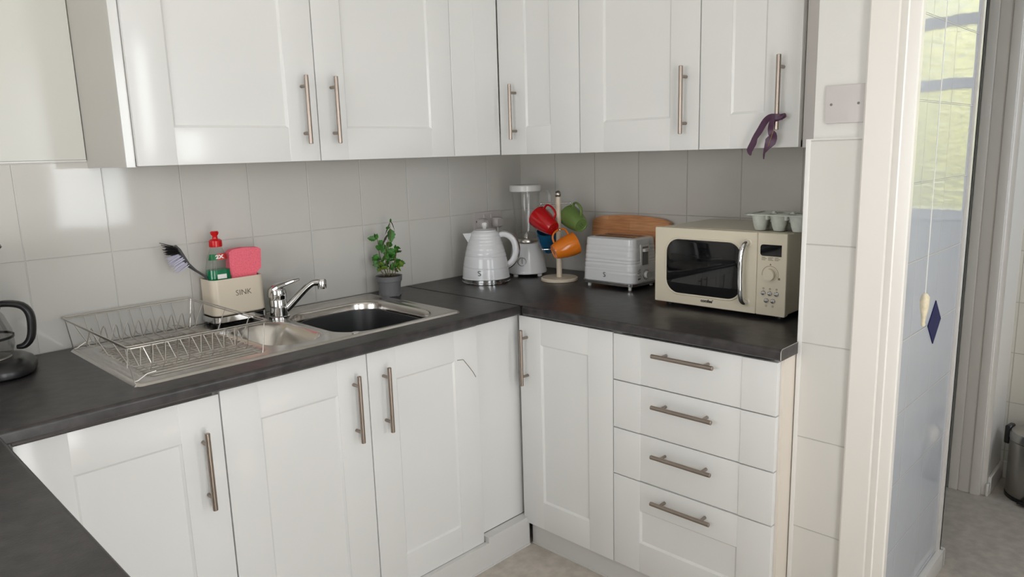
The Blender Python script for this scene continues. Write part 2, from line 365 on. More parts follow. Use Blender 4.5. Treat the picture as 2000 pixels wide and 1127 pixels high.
wf = wall_holes('wall_far', 'x', 1.04, .12, -3.05, -1.65, [(-2.74, -1.81, 1.01, 1.95)], M['tileF'])
def window(name, axis, pos, u0, u1, z0, z1, bars, glass, rails=()):
    fr = MB(); w_ = .045
    def bx(a0, a1, c0, c1, d=.03):
        if axis == 'y': fr.box(a0, a1, pos-d, pos+d, c0, c1, bev=.004)
        else: fr.box(pos-d, pos+d, a0, a1, c0, c1, bev=.004)
    bx(u0, u1, z0, z0+w_); bx(u0, u1, z1-w_, z1); bx(u0, u0+w_, z0+w_, z1-w_); bx(u1-w_, u1, z0+w_, z1-w_)
    for q in bars: bx(q-.015, q+.015, z0+w_, z1-w_, .022)
    for q in rails: bx(u0+w_, u1-w_, q-.02, q+.02, .024)
    f = struct(fr.build(name, M['trimpaint']))
    g = MB()
    if axis == 'y': g.box(u0+.01, u1-.01, pos-.003, pos+.003, z0+.01, z1-.01)
    else: g.box(pos-.003, pos+.003, u0+.01, u1-.01, z0+.01, z1-.01)
    g.build('pane', glass, f)
window('window_1', 'y', -3.05, -1.04, -.52, .9, 1.95, (), M['glass'])
window('added_door_2', 'y', -3.05, -2.405, -1.655, 0, 2.05, (), M['glass'], (.9,))  # unseen door, added as a way in for low daylight
window('added_window_3', 'x', -3.66, -2.12, -.78, .65, 1.95, (-1.45,), M['glass'])  # unseen opening added for light from the left
window('window_4', 'x', 1.10, -2.74, -1.81, 1.01, 1.95, (), M['obscured'], (1.55, 1.79))
window('added_window_5', 'y', -3.05, .28, .92, .9, 2.0, (), M['glass'])  # unseen opening added to hold the passage fill lamp
# passage beyond the doorway
b = MB(); b.box(.815, 1.16, YR, -1.535, 0, 2.4, m=M['trimpaint']); struct(b.build('wall_passage'))
b = MB(); b.box(.80, 1.16, -1.535, .4, 2.05, 2.4); b.box(.815, 1.16, -.80, .4, 0, 2.05); b.box(.15, 1.3, .4, .5, 0, 2.4); b.box(1.16, 1.25, -1.65, .4, 0, 2.4); struct(b.build('wall_beyond', M['roomshade']))
b = MB()
b.box(.800, .818, -1.636, -1.526, 0, 2.1, bev=.002)
b.box(.793, .803, -1.560, -1.530, 0, 2.1, bev=.003, seg=2); b.box(.796, .803, -1.597, -1.563, 0, 2.1, bev=.003, seg=2); b.box(.792, .803, -1.632, -1.602, 0, 2.1, bev=.004, seg=2)
struct(b.build('trim_3', M['trimpaint']))
b = MB(); b.box(.806, 1.16, -1.532, -1.505, 0, 2.05, bev=.002); b.box(.85, .90, -1.507, -.82, .01, 2.04, bev=.002); struct(b.build('door_1', M['roomshade']))
b = MB(); b.box(.83, 1.04, YR-.012, YR, 0, .07, bev=.003); b.box(1.028, 1.04, -3.0, YR-.012, 0, .07, bev=.003); b.box(.802, .83, YR-.010, YR, 0, .05, bev=.003); struct(b.build('baseboard_passage', M['trimpaint']))
b = MB()
for i in range(5): b.box(.822, .845, -1.512, -1.44, .18+.034*i, .196+.034*i, bev=.003)
b.box(.826, .842, -1.503, -1.497, .0, .34); b.box(.826, .842, -1.45, -1.444, .0, .34)
tag(b.build('vent_grille', M['blackplastic']), 'black slatted grille just visible low beside the far door frame', 'grille')
# garden outside
b = MB(); b.box(-9, 9, -12, 9, -.25, -.15); o = b.build('ground', M['grass']); o['kind'] = 'structure'
b = MB()
for i in range(30):
    b.ball((3.6+random.uniform(-.2, .3), -5.2+i*.14, 1.0+random.uniform(-.1, .15)), .55, sc=(1, 1, 2.6+random.random()*.3), seg=14)
tag(b.build('hedge', M['hedge']), 'sunlit yellow-green hedge outside the passage window', 'hedge')

# ------------------------------------------------------------------ cabinets
def frame_T(side):
    # side A: local x = world x, front at world y; side B: local x = -world y
    return Matrix.Identity(4) if side == 'A' else RB
def shaker(x0, x1, z0, z1, yf, T, st=.093, rt=.092, rb=.092, kind='door', g=.0015):
    """framed front whose face lies at y=yf (front towards -y)"""
    b = MB(T); t = .018; x0 += g; x1 -= g
    b.box(x0, x0+st, yf, yf+t, z0, z1, bev=.0022, seg=2); b.box(x1-st, x1, yf, yf+t, z0, z1, bev=.0022, seg=2)
    if kind == 'drawer':
        b.box(x0+st-.001, x1-st+.001, yf+.0022, yf+t, z0, z1, bev=.002, seg=2)
    else:
        b.box(x0+st-.0005, x1-st+.0005, yf+.0006, yf+t, z1-rt, z1, bev=.0015, seg=2)
        b.box(x0+st-.0005, x1-st+.0005, yf+.0006, yf+t, z0, z0+rb, bev=.0015, seg=2)
        b.box(x0+st-.002, x1-st+.002, yf+.006, yf+t, z0+rb-.002, z1-rt+.002)
        # sloped moulding round the sunken panel
        for k_ in range(1):
            xa, xb, za, zb = x0+st, x1-st, z0+rb, z1-rt; s = .006
            b.loft([[(xa-.001, yf+.0012, za-.001), (xb+.001, yf+.0012, za-.001), (xb+.001, yf+.0012, zb+.001), (xa-.001, yf+.0012, zb+.001)],
                    [(xa+s, yf+.0062, za+s), (xb-s, yf+.0062, za+s), (xb-s, yf+.0062, zb-s), (xa+s, yf+.0062, zb-s)]], False, False)
    return b
def bar_handle(parent, p, vert, T, L=.186, r=.006, out=.030, world=True):
    """T-bar: p = centre of bar (local frame of T), posts back to the front face"""
    b = MB(T); x, y, z = p; h = L/2; q = .064
    if vert:
        b.tube([(x, y, z-h), (x, y, z-h+.0008), (x, y, z+h-.0008), (x, y, z+h)], [r*.85, r, r, r*.85], 14)
        for s in (-q, q): b.cyl((x, y, z+s), (x, y+out, z+s), .0045, 10)
    else:
        b.tube([(x-h, y, z), (x-h+.0008, y, z), (x+h-.0008, y, z), (x+h, y, z)], [r*.85, r, r, r*.85], 14)
        for s in (-q, q): b.cyl((x+s, y, z), (x+s, y+out, z), .0045, 10)
    return b.build('handle', M['nickel'], parent, world=True)
def body(T, x0, x1, z0, z1, yb, yf, parent, m=None, top=True):
    b = MB(T); t = .018
    b.box(x0, x0+t, yf, yb, z0, z1); b.box(x1-t, x1, yf, yb, z0, z1); b.box(x0, x1, yf, yb, z0, z0+t)
    if top: b.box(x0, x1, yf, yb, z1-t, z1)
    b.box(x0, x1, yb-.008, yb, z0, z1)
    return b.build('carcass', m or M['carcass'], parent, world=True)
def cupboard(name, label, cat, side, z0, z1, yb, yf, fronts, xr=None, top=True, group=None, **kw):
    """fronts: list of (x0,x1,z0,z1,kind,handle(x,z,vert) or None)"""
    T = frame_T(side); xs0 = min(f[0] for f in fronts); xs1 = max(f[1] for f in fronts)
    if xr: xs0, xs1 = xr
    base = T @ Vector(((xs0+xs1)/2, yf+.02, z0))
    t = thing(name, label, cat, base, group=group)
    body(T, xs0+.001, xs1-.001, z0, z1, yb, yf+.0185, t, top=top)
    for f in fronts:
        d = shaker(f[0], f[1], f[2], f[3], yf, T, kind=f[4], **kw)
        o = d.build('drawer_front' if f[4] != 'door' else 'door', M['door'], t, world=True)
        if f[5]: bar_handle(o, (f[5][0], yf-.030, f[5][1]), f[5][2], T)
    return t
def bh(parent, *a, **k): return bar_handle(parent, *a, **k)
# wall cupboards, sink side
t = cupboard('wall_cupboard', 'wide white gloss double wall cupboard above the sink', 'cupboard', 'A', UZ, UTOP, -.001, YUA,
    [(-1.6205, -1.1224, UZ, UTOP, 'door', (-1.1685, 1.4645, True)), (-1.1224, -.6121, UZ, UTOP, 'door', (-1.074, 1.4655, True))])
b = MB(); b.box(-1.641, -1.6209, -.293, .002, UZ-.002, UTOP); o = b.build('end_panel', mat('grey_side_panel', lin(190, 187, 181), .4), t, world=True)
b = MB(); b.box(-1.6412, -1.6209, -.2965, -.2925, UZ-.002, UTOP); b.build('edge_strip', M['door'], t, world=True)
b = MB(); b.box(-.6115, -.3946-.001, YUA, YUA+.018, UZ, UTOP, bev=.0015)
b.box(-.506, -.504, YUA-.0006, YUA+.01, UZ, UTOP); b.box(-.506, -.40, YUA-.0006, YUA+.01, UZ+.0915, UZ+.0925)
tag(b.build('corner_filler_panel', M['door']), 'narrow white filler panel between the two runs of wall cupboards', 'panel')
# wall cupboards, microwave side  (local x = -world y)
cupboard('wall_cupboard', 'narrow white wall cupboard in the corner, short-looking handle at its left', 'cupboard', 'B', UZ, UTOP, XW, XUB, [(.3125, .6741, UZ, UTOP, 'door', (.392, 1.469, True))], st=.123)
cupboard('wall_cupboard', 'plain white wall cupboard between the corner one and the ribboned one', 'cupboard', 'B', UZ, UTOP, XW, XUB, [(.6741, 1.1027, UZ, UTOP, 'door', (1.060, 1.463, True))])
t3 = cupboard('wall_cupboard', 'white wall cupboard with a purple ribbon hanging from its handle', 'cupboard', 'B', UZ, UTOP, XW, XUB, [(1.1027, 1.389, UZ, UTOP, 'door', (1.3415, 1.4625, True))])
b = MB(); b.box(XUB+.018, XUB+.036, -1.468, -1.390, UZ-.002, UTOP, bev=.001); tag(b.build('side_filler_panel', mat('grey_filler', lin(196, 191, 187), .4)), 'thin grey-white filler strip between last wall cupboard and pier', 'panel')

# base cupboards, sink side
BT = ZC-TK-.003
t = cupboard('base_cupboard', 'white base cupboard left of the sink, under a dark metal strip', 'cupboard', 'A', DB, BT, -.06, YDA,
    [(-2.0, -1.5951, DB, DZ-.006, 'door', (-1.643, .638, True))], top=False)
b = MB(); b.box(-2.0, -1.612, YDA-.004, YDA+.03, DZ-.0035, ZC-TK-.0005, bev=.0008); o = b.build('vapour_strip', M['dark_strip'], t, world=True); o['label'] = 'dark metal strip under the worktop edge'
tS = cupboard('sink_base_cupboard', 'white double base cupboard under the sink, right door foil cracked', 'cupboard', 'A', DB, BT, -.06, YDA,
    [(-1.5951, -1.1901, DB, DZ, 'door', (-1.2365, .672, True)), (-1.1901, -.7843, DB, DZ, 'door', (-1.1395, .673, True))], top=False)
b = MB(); b.tube([(-.869, YDA-.0005, .7195), (-.845, YDA-.0005, .7165), (-.838, YDA-.0005, .708), (-.822, YDA-.0005, .688), (-.8065, YDA-.0005, .668), (-.796, YDA-.0005, .650)], .0010, 6)
o = b.build('foil_crack', M['ink'], tS, world=True); o['label'] = 'fine dark crack in the foil of the right door'
b = MB(); b.box(-.783, -.565, YDA+.018, YDA+.036, DB+.0192, ZC-TK-.002, bev=.0008)
tag(b.build('corner_base_panel', M['door']), 'flat white filler panel in the corner right of the cracked door', 'panel')
# base units, microwave side
cupboard('base_cupboard', 'slim white base cupboard in the corner beside the drawers', 'cupboard', 'B', DB, BT, -.002, XDB, [(-YDA+.0, .9526, DB, DZ, 'door', (.6095, .678, True))], st=.092, rt=.085, rb=.097, top=False)
T = RB
G = [.6702, .5233, .3770]
tD = thing('drawer_unit', 'white base unit with four drawers beneath the microwave end', 'drawer unit', (-.45, -1.2005, DB))
body(T, .9535, 1.4484, DB, BT, -.002, XDB+.0185, tD, top=False)
b = MB(T); b.box(1.4484-.0005, 1.4545, XDB+.019, .0, 0, BT); b.build('side_panel', M['cream_side'], tD, world=True)
for z0, z1, zh in ((G[0], DZ, .7725), (G[1], G[0], .6255), (G[2], G[1], .479), (DB, G[2], .338)):
    d = shaker(.9526, 1.4484, z0+.0015, z1-.0015, XDB, T, kind='drawer' if z0 > .2 else 'deep', st=.093, rt=.090, rb=.094)
    o = d.build('drawer', M['door'], tD, world=True); bar_handle(o, (1.196, XDB-.030, zh), False, T)
# plinths
b = MB(); b.box(-2.0, -.5873, -.5888, -.5888+.016, 0, DB-.0006); b.box(-.78, -.5873, -.5895, -.5558, DB-.0006, DB+.0180); b.box(-.5873, -.5725, -.5895, -.5558, DB-.0006, DB+.0180)
b.box(-2.0, -.5873, -.5915, -.5885, 0, .005); tag(b.build('plinth', M['plinth']), 'white plinth board under the sink cupboards', 'plinth')
b = MB(); b.box(-.5715, -.5555, -1.4475, -.5890, 0, DB-.001); b.box(-.5745, -.5715, -1.4475, -.5890, 0, .005)
tag(b.build('plinth', M['plinth']), 'white plinth board under the corner cupboard and drawers', 'plinth')
# peninsula cupboards (behind the near worktop), doors facing the kitchen
RP = Matrix.Rotation(R(90), 4, 'Z')
tP = thing('peninsula_cupboard', 'white double cupboard carrying the near-left worktop', 'cupboard', (-2.3, -1.2, DB))
body(RP, -1.86, -.62, DB, BT, 2.60, 2.055, tP, top=False)
for a0, a1 in ((-1.86, -1.24), (-1.24, -.62)):
    d = shaker(a0, a1, DB, DZ, 2.038, RP); o = d.build('door', M['door'], tP, world=True); bar_handle(o, (a1-.05 if a0 < -1.5 else a0+.05, 2.008, .67), True, RP)
b = MB(RP); b.box(-1.86, -.62, 2.09, 2.105, 0, DB-.001); b.build('kickboard', M['plinth'], tP, world=True)

# ------------------------------------------------------------------ worktops
def nosed(poly_y, x0, x1, T=None): pass
def worktop_profile(d):
    r = .009; P = [(0, ZC-TK), (0, ZC)]
    for i in range(6): a = R(90-90*i/5); P.append((-(d-r)-r*cos(a), ZC-r+r*sin(a)))
    P += [(-d, ZC-TK+.004), (-d+.004, ZC-TK)]
    return P
SX0, SX1, SY0, SY1 = -1.752, -.794, -.519, -.027     # sink outline
CX0, CX1, CY0, CY1 = -1.74, -.81, -.505, -.045   # cut-out
b = MB(); p_ = worktop_profile(.5998)
b.prism(p_, -2.64, CX0, 'YZ', m=M['worktop']); b.prism(p_, CX1, -.6118, 'YZ', m=M['worktop'])
b.box(CX0, CX1, CY1, 0, ZC-TK, ZC); fr = [(CY0, ZC-TK), (CY0, ZC)]+p_[2:]; b.prism(fr, CX0, CX1, 'YZ')
tag(b.build('worktop', M['worktop']), 'dark slate-look worktop holding the steel sink', 'worktop')
b = MB(RB); p_ = [(y_+XW if y_ == 0 else y_, z_) for y_, z_ in worktop_profile(.6118)]
b.prism(p_, .0, 1.4573, 'YZ'); b2 = b
o = tag(b.build('worktop', M['worktop']), 'dark slate-look worktop under the microwave, toaster and kettle', 'worktop')
b = MB(RB); pe = [(y_-.0015 if y_ < 0 else -.515, z_+(.0004 if z_ > ZC-.01 else -.0004)) for y_, z_ in worktop_profile(.6118)]
b.prism(pe, 1.4573, 1.4600, 'YZ', m=M['worktop']); b.tube([(1.4605, y_, z_) for y_, z_ in pe[1:]], .0008, 6, m=M['steel']); b.build('end_cap', M['worktop'], o, world=True)
b = MB(RP); p_ = [(y_*1.0, z_) for y_, z_ in worktop_profile(.62)]
b.prism([(y_+2.64, z_) for y_, z_ in p_], -1.90, -.5998, 'YZ'); o = tag(b.build('worktop', M['worktop']), 'near-left peninsula worktop filling the bottom left corner', 'worktop')
b = MB(); b.box(-.6132, -.6108, -.603, -.002, ZC-.001, ZC+.0012); b.box(-.6155, -.6095, -.6035, -.5985, ZC-TK-.001, ZC+.001); tag(b.build('joint_strip', M['joint']), 'thin black joint strip between the two worktops at the corner', 'joint strip')

# ------------------------------------------------------------------ sink
def sdf(x, y, x0, x1, y0, y1, r):
    qx = abs(x-(x0+x1)/2)-(x1-x0)/2+r; qy = abs(y-(y0+y1)/2)-(y1-y0)/2+r
    return math.hypot(max(qx, 0), max(qy, 0))+min(max(qx, qy), 0)-r
def sst(a, b_, x):
    t_ = min(1, max(0, (x-a)/(b_-a))); return t_*t_*(3-2*t_)
tk = thing('sink', 'stainless steel inset sink with drainer, half bowl and main bowl', 'sink', ((SX0+SX1)/2, -.27, ZC))
def sink_z(x, y):
    e = sdf(x, y, SX0, SX1, SY0, SY1, .014)
    z = ZC+.0055*sst(0, -.006, e) - .0025*sst(-.012, -.02, e)
    d = sdf(x, y, -1.715, -1.405, -.475, -.075, .03)                 # drainer field
    k = sst(0, -.022, d)
    z -= .0035*k
    ph = (y+.475)/.0235*2*pi
    z += .0046*k*(max(0, cos(ph))**1.7)*sst(-1.71, -1.69, x)
    h = sdf(x, y, -1.392, -1.222, -.462, -.150, .078); z -= .085*sst(.004, -.055, h)
    g = sdf(x, y, -1.186, -.845, -.480, -.105, .085); z -= .004*sst(.016, .0, g) + .150*sst(.002, -.022, g)
    return z
b = bmesh.new(); NX, NY = 280, 250; gv = []
for j in range(NY+1):
    gv.append([b.verts.new((SX0+(SX1-SX0)*i/NX, SY0+(SY1-SY0)*j/NY, 0)) for i in range(NX+1)])
for row in gv:
    for v in row: v.co.z = sink_z(v.co.x, v.co.y)
for j in range(NY):
    for i in range(NX): b.faces.new((gv[j][i], gv[j][i+1], gv[j+1][i+1], gv[j+1][i]))
# pull the outer corners in to a radius
for v in b.verts:
    for qx in (SX0+.014, SX1-.014):
        for qy in (SY0+.014, SY1-.014):
            dx, dy = v.co.x-qx, v.co.y-qy
            if dx*(1 if qx > -1.3 else -1) > 0 and dy*(1 if qy > -.27 else -1) > 0:
                m_ = max(abs(dx), abs(dy)); h_ = math.hypot(dx, dy); v.co.x = qx+dx*m_/h_; v.co.y = qy+dy*m_/h_
mb = MB(); mb.merge(b); so_ = mb.build('sink_top', M['sinksteel'], tk, world=True, sharp=60)
b = MB(); b.lathe([(.022, .0), (.024, .002), (.018, .0035), (.006, .003)], (-1.305, -.30, ZC-.078), 24); b.build('plug_hole', M['chrome'], tk, world=True)
b = MB(); b.lathe([(.011, 0), (.011, .002), (.0, .0025)], (-1.165, -.492, ZC+.004), 16, cap1=False); b.build('overflow_cap', M['chrome'], tk, world=True)
# washing-up bowl in the main bowl
wb = MB(); hx, hy, cx_, cy_ = .148, .168, -1.015, -.292
rings = [rr(hx-.03, hy-.03, .06, ZC-.135, 8, cx_, cy_), rr(hx-.012, hy-.012, .07, ZC-.12, 8, cx_, cy_), rr(hx-.002, hy-.002, .075, ZC-.030, 8, cx_, cy_), rr(hx+.003, hy+.003, .078, ZC-.026, 8, cx_, cy_),
         rr(hx+.003, hy+.003, .078, ZC-.022, 8, cx_, cy_), rr(hx-.004, hy-.004, .074, ZC-.0215, 8, cx_, cy_), rr(hx-.015, hy-.015, .07, ZC-.115, 8, cx_, cy_), rr(hx-.035, hy-.035, .055, ZC-.13, 8, cx_, cy_)]
wb.loft(rings); tag(wb.build('washing_up_bowl', M['bowlplastic']), 'dark grey plastic washing-up bowl inside the main sink bowl', 'bowl')
# tap
tt = thing('mixer_tap', 'chrome lever mixer tap with slanting spout behind the sink bowls', 'tap', (-1.193, -.118, ZC+.003), R(-28))
b = MB(); b.lathe([(.032, 0), (.032, .004), (.0275, .007), (.0265, .03), (.0265, .055), (.0255, .057), (.0270, .060), (.0275, .080), (.024, .090), (.0, .094)], n=28, cap1=False); b.build('tap_body', M['chrome'], tt)
b = MB(); b.tube([(-.022, 0, .066), (-.016, 0, .086), (.0, 0, .096), (.025, 0, .104), (.052, 0, .112), (.068, 0, .114)], [.018, .024, .022, .015, .012, .007], 14, flat=(.55, 1), sm=3); b.build('lever', M['chrome'], tt)
b = MB(); b.tube([(.014, 0, .018), (.035, 0, .036), (.078, 0, .078), (.098, 0, .094), (.110, 0, .099), (.128, 0, .099)], [.012, .0125, .0115, .011, .0105, .0115], 16, sm=3)
b.lathe([(.0135, -.018), (.0145, -.010), (.0145, .006), (.011, .012), (0, .013)], (.134, 0, .097), 20); b.build('spout', M['chrome'], tt)

# ------------------------------------------------------------------ dish rack
tr = thing('dish_rack', 'empty chrome wire dish rack on the sink drainer', 'dish rack', (-1.593, -.262, ZC+.007))
X0, X1, Y0, Y1, ZR, ZB = -1.757, -1.425, -.506, -.022, .938, .868
W = MB(); q = .0
W.tube([(a, c_, ZR) for a, c_, _ in rr(abs(X1-X0)/2, abs(Y1-Y0)/2, .008, 0, 3, (X0+X1)/2, (Y0+Y1)/2)], 0.0019, 8, closed=True)
W.tube([(a, c_, ZR-.0045) for a, c_, _ in rr(abs(X1-X0)/2-.002, abs(Y1-Y0)/2-.002, .008, 0, 3, (X0+X1)/2, (Y0+Y1)/2)], .0014, 6, closed=True)
W.build('rim', M['steel'], tr, world=True)
W = MB()
xs = [-1.705+i*.0285 for i in range(9)]
for x in xs: W.tube([(x, Y1, ZR), (x+.002, Y1-.02, ZB+.012), (x+.002, Y1-.035, ZB), (x+.002, Y0+.035, ZB), (x+.002, Y0+.02, ZB+.012), (x, Y0, ZR)], .0011, 6)
for y_ in (Y0+.10, (Y0+Y1)/2, Y1-.10): W.tube([(X0, y_, ZR), (X0+.03, y_, ZB+.005), (X0+.045, y_, ZB-.002), (X1-.045, y_, ZB-.002), (X1-.03, y_, ZB+.005), (X1, y_, ZR)], .0014, 6)
W.build('basket_wires', M['steel'], tr, world=True)
def zig(y_, up, h):
    W = MB(); pts = []
    for i in range(10):
        x = -1.722+i*.0285
        pts += [(x-.0125, y_, ZB+.002), (x-.0035, y_+up*.5, ZB+h*.86), (x, y_+up*.6, ZB+h), (x+.0035, y_+up*.5, ZB+h*.86), (x+.0125, y_, ZB+.002)]
    W.tube(pts, .0013, 6); return W.build('plate_divider', M['steel'], tr, world=True)
zig(Y1-.10, -.03, .052); zig(Y0+.085, .03, .046)
for x, y_, sx in ((X0+.016, Y1-.02, 1), (X0+.016, Y0+.018, 1), (X1-.016, Y1-.02, -1), (X1-.016, Y0+.018, -1)):
    W = MB(); W.tube([(x-.014*sx, y_, ZR), (x-.004*sx, y_, ZC+.012), (x-.002*sx, y_, ZC+.0065), (x+.004*sx, y_, ZC+.0065), (x+.026*sx, y_, ZB-.002), (x+.045*sx, y_, ZB)], .0015, 7); W.build('leg', M['steel'], tr, world=True)

# ------------------------------------------------------------------ sink caddy and what stands in it
tc_ = thing('sink_caddy', 'cream sink tidy lettered SINK standing on a chrome tray', 'caddy', (-1.309, -.064, ZC+.004))
hx, hy = .081, .046
b = MB(); zb, zt = .030, .139
b.loft([rr(hx-.004, hy-.004, .018, zb, 6), rr(hx, hy, .02, zb+.004, 6), rr(hx, hy, .02, zt-.001, 6), rr(hx-.001, hy-.001, .019, zt, 6), rr(hx-.0025, hy-.0025, .018, zt-.001, 6), rr(hx-.003, hy-.003, .018, zb+.006, 6)])
b.build('holder', M['cream'], tc_)
b = MB(); b.text('SINK', .0235, Matrix.Translation((.012, -hy-.0003, .093)) @ Matrix.Rotation(R(90), 4, 'X'), .0004, bold=-.0002); o = b.build('lettering', mat('punched_letters', lin(96, 88, 78), .6), tc_); o['label'] = 'dark punched letters SINK'
b = MB(); b.loft([rr(hx-.008, hy-.006, .016, .006, 6), rr(hx+.003, hy+.003, .02, .012, 6), rr(hx+.003, hy+.003, .021, .028, 6), rr(hx+.002, hy+.002, .02, .0285, 6), rr(hx-.002, hy-.002, .018, .012, 6)]); b.build('tray', M['chrome'], tc_)
for sx in (-1, 1):
    for sy in (-1, 1):
        b = MB(); b.cyl((sx*(hx-.012), sy*(hy-.010), -.001), (sx*(hx-.012), sy*(hy-.010), .007), .006, 12); b.build('foot', M['blackplastic'], tc_)
ZH = ZC+.004+.0365
BM = Matrix.LocRotScale(Vector((-1.348, -.066, ZH)), None, Vector((1.24, 1.24, .955)))
tb = thing('soap_bottle', 'clear washing-up liquid bottle with red cap and green soap, in the caddy', 'bottle', mtx=BM)
b = MB(); b.loft([rr(.027*s_, .018*s_, .016*s_, z_, 6) for s_, z_ in ((.8, 0), (1, .006), (1.05, .05), (1.14, .09), (1.12, .12), (1.02, .145), (.84, .170), (.62, .192), (.47, .203), (.45, .210))]); b.build('bottle_body', M['bottle'], tb)
b = MB(); b.loft([rr(.0255*s_, .0165*s_, .014*s_, z_, 6) for s_, z_ in ((.8, .003), (1, .008), (1.05, .05), (1.12, .09), (1.08, .118), (1.03, .134), (1.03, .1345))]); b.build('liquid', M['liquid'], tb)
b = MB(); b.lathe([(.0145, .205), (.0150, .210), (.0150, .224), (.011, .228), (.0065, .230), (.0055, .238), (.0085, .243), (.010, .249), (.0075, .253), (0, .253)], n=20); b.build('cap', M['redp'], tb)
b = MB()
def lab(s0, z0, s1, z1, mm, a0, a1, e=.0009):
    out = []
    for s_, z_ in ((s0, z0), (s1, z1)):
        row = []
        for i in range(9):
            x = a0+(a1-a0)*i/8; hx_ = .027*s_+e; hy_ = .018*s_+e
            row.append((x*hx_, -hy_*math.sqrt(max(0, 1-(abs(x)**2.6))), z_))
        out.append(row)
    b.loft(out, False, False, closed=False, m=mm)
lab(.87, .166, .71, .184, M['lab_r'], -.25, .96); lab(.87, .166, .71, .184, M['lab_g'], -.96, -.25)
o = b.build('label_band', None, tb); o['label'] = 'red and green shoulder label'; b = MB()
b.text('2X', .015, Matrix.Translation((-.001, -.0172, .175)) @ Matrix.Rotation(R(82), 4, 'X'), .0006, m=M['lab_w'], bold=.0008)
o = b.build('lettering', None, tb); o['label'] = 'white figures 2X'
b = MB(); b.box(-.012, .010, -.0225, -.0205, .108, .122, bev=.0004); b.build('front_label', M['lab_w'], tb)
b = MB(); b.loft([[(x_, y_, z_) for x_, z_ in ((-.041, 0), (.034, 0), (.036, .10), (.052, .115), (.056, .172), (.047, .178), (0, .1815), (-.034, .179), (-.044, .172), (-.047, .115), (-.044, .10))] for y_ in (-.013, -.011, .011, .013)])
bmesh.ops.transform(b.bm, matrix=Matrix.LocRotScale(Vector((-1.2725, -.068, ZH+.004)), Matrix.Rotation(R(0), 3, 'Y'), None), verts=b.bm.verts)
tag(b.build('sponge', M['sponge']), 'large pink sponge standing in the right half of the caddy', 'sponge')
tb = thing('dish_brush', 'black dish brush with black and pale bristles leaning out of the caddy', 'brush', (-1.362, -.075, ZH+.004))
pth = [(.0, .0, .0), (-.012, .004, .060), (-.026, .008, .108), (-.052, .012, .130), (-.072, .014, .150), (-.092, .016, .192), (-.100, .016, .206)]
b = MB(); b.tube(pth, [.005, .0055, .0055, .006, .011, .012, .008], 10, flat=(.6, 1)); b.build('brush_handle', mat('charcoal_plastic', lin(66, 65, 66), .4), tb)
b = MB()
for i in range(70):
    k = random.random(); c0 = Vector(pth[4]).lerp(Vector(pth[5]), k*.95-.1); yy = random.uniform(-.010, .010)
    c0.y += yy; d = Vector((-.036, yy*.5, -.020+.006*k)); b.tube([c0, c0+d*random.uniform(.85, 1.05)], [.0013, .0006], 4)
o = b.build('bristles', M['bristle_w'], tb); o['kind'] = 'stuff'; o['label'] = 'pale lilac bristles'
b = MB()
for i in range(46):
    k = random.random(); c0 = Vector(pth[5]).lerp(Vector(pth[6]), k*1.3-.5); yy = random.uniform(-.010, .010)
    c0.y += yy; d = Vector((-.032-.004*k, yy*.7, -.006+.020*k)); b.tube([c0, c0+d*random.uniform(.85, 1.1)], [.0016, .0008], 4)
o = b.build('tip_bristles', M['blackplastic'], tb); o['kind'] = 'stuff'; o['label'] = 'black bristles at the tip'

# ------------------------------------------------------------------ potted mint
tp = thing('potted_mint', 'small mint plant in a grey plastic pot beside the sink', 'potted plant', (-.757, -.098, ZC))
b = MB(); b.lathe([(.034, 0), (.0375, .001), (.0395, .045), (.0425, .052), (.0445, .053), (.0455, .068), (.0465, .071), (.0445, .071), (.0425, .066), (.036, .01)], n=36); 
for a in range(6):
    an = a*pi/3-1.9; b.box(-.006, .006, -.004, .004, -.0005, .010, m=M['blackplastic'], T=Matrix.Rotation(an, 4, 'Z') @ Matrix.Translation((0, -.0355, 0)))
b.mats.insert(0, M['greyplastic']) if M['greyplastic'] not in b.mats else None
for f in b.bm.faces: pass
pot_bm = b
pot = pot_bm.build('pot', None, tp)
for p in pot.data.polygons:
    c_ = p.center; p.material_index = 1 if (c_.z < .0105 and math.hypot(c_.x, c_.y) > .0398 and False) else 0
b = MB(); b.lathe([(.0, .070), (.02, .0695), (.0425, .0665), (.0425, .060)], n=24, cap0=False); b.build('soil', M['soil'], tp)
RV = Vector((.7011, -.7131, 0)); FV = Vector((.7131, .7011, 0))
def sp_(r_, u_, d_=0): return RV*r_+FV*d_+Vector((0, 0, u_))      # right, up, depth in the direction the plant spreads
stems = [([(0, .06), (.006, .11), (.004, .17), (.012, .215), (.014, .262)], 0), ([(-.005, .06), (-.02, .10), (-.033, .145), (-.036, .185), (-.040, .205)], .01),
         ([(.008, .06), (.02, .10), (.030, .14), (.036, .168)], -.008), ([(-.012, .06), (-.022, .085), (-.03, .11), (-.028, .135)], -.012),
         ([(.0, .06), (-.006, .10), (-.010, .14), (-.004, .175), (.006, .20)], .0), ([(.014, .06), (.024, .085), (.034, .105), (.036, .12)], .006), ([(.010, .06), (.014, .1), (.024, .135), (.028, .165)], .012)]
b = MB()
for pts, dd in stems: b.tube([sp_(p[0], p[1], dd*(i+1)*.6) for i, p in enumerate(pts)], [.0016]*(len(pts)-1)+[.0008], 6)
b.build('stems', M['stem'], tp)
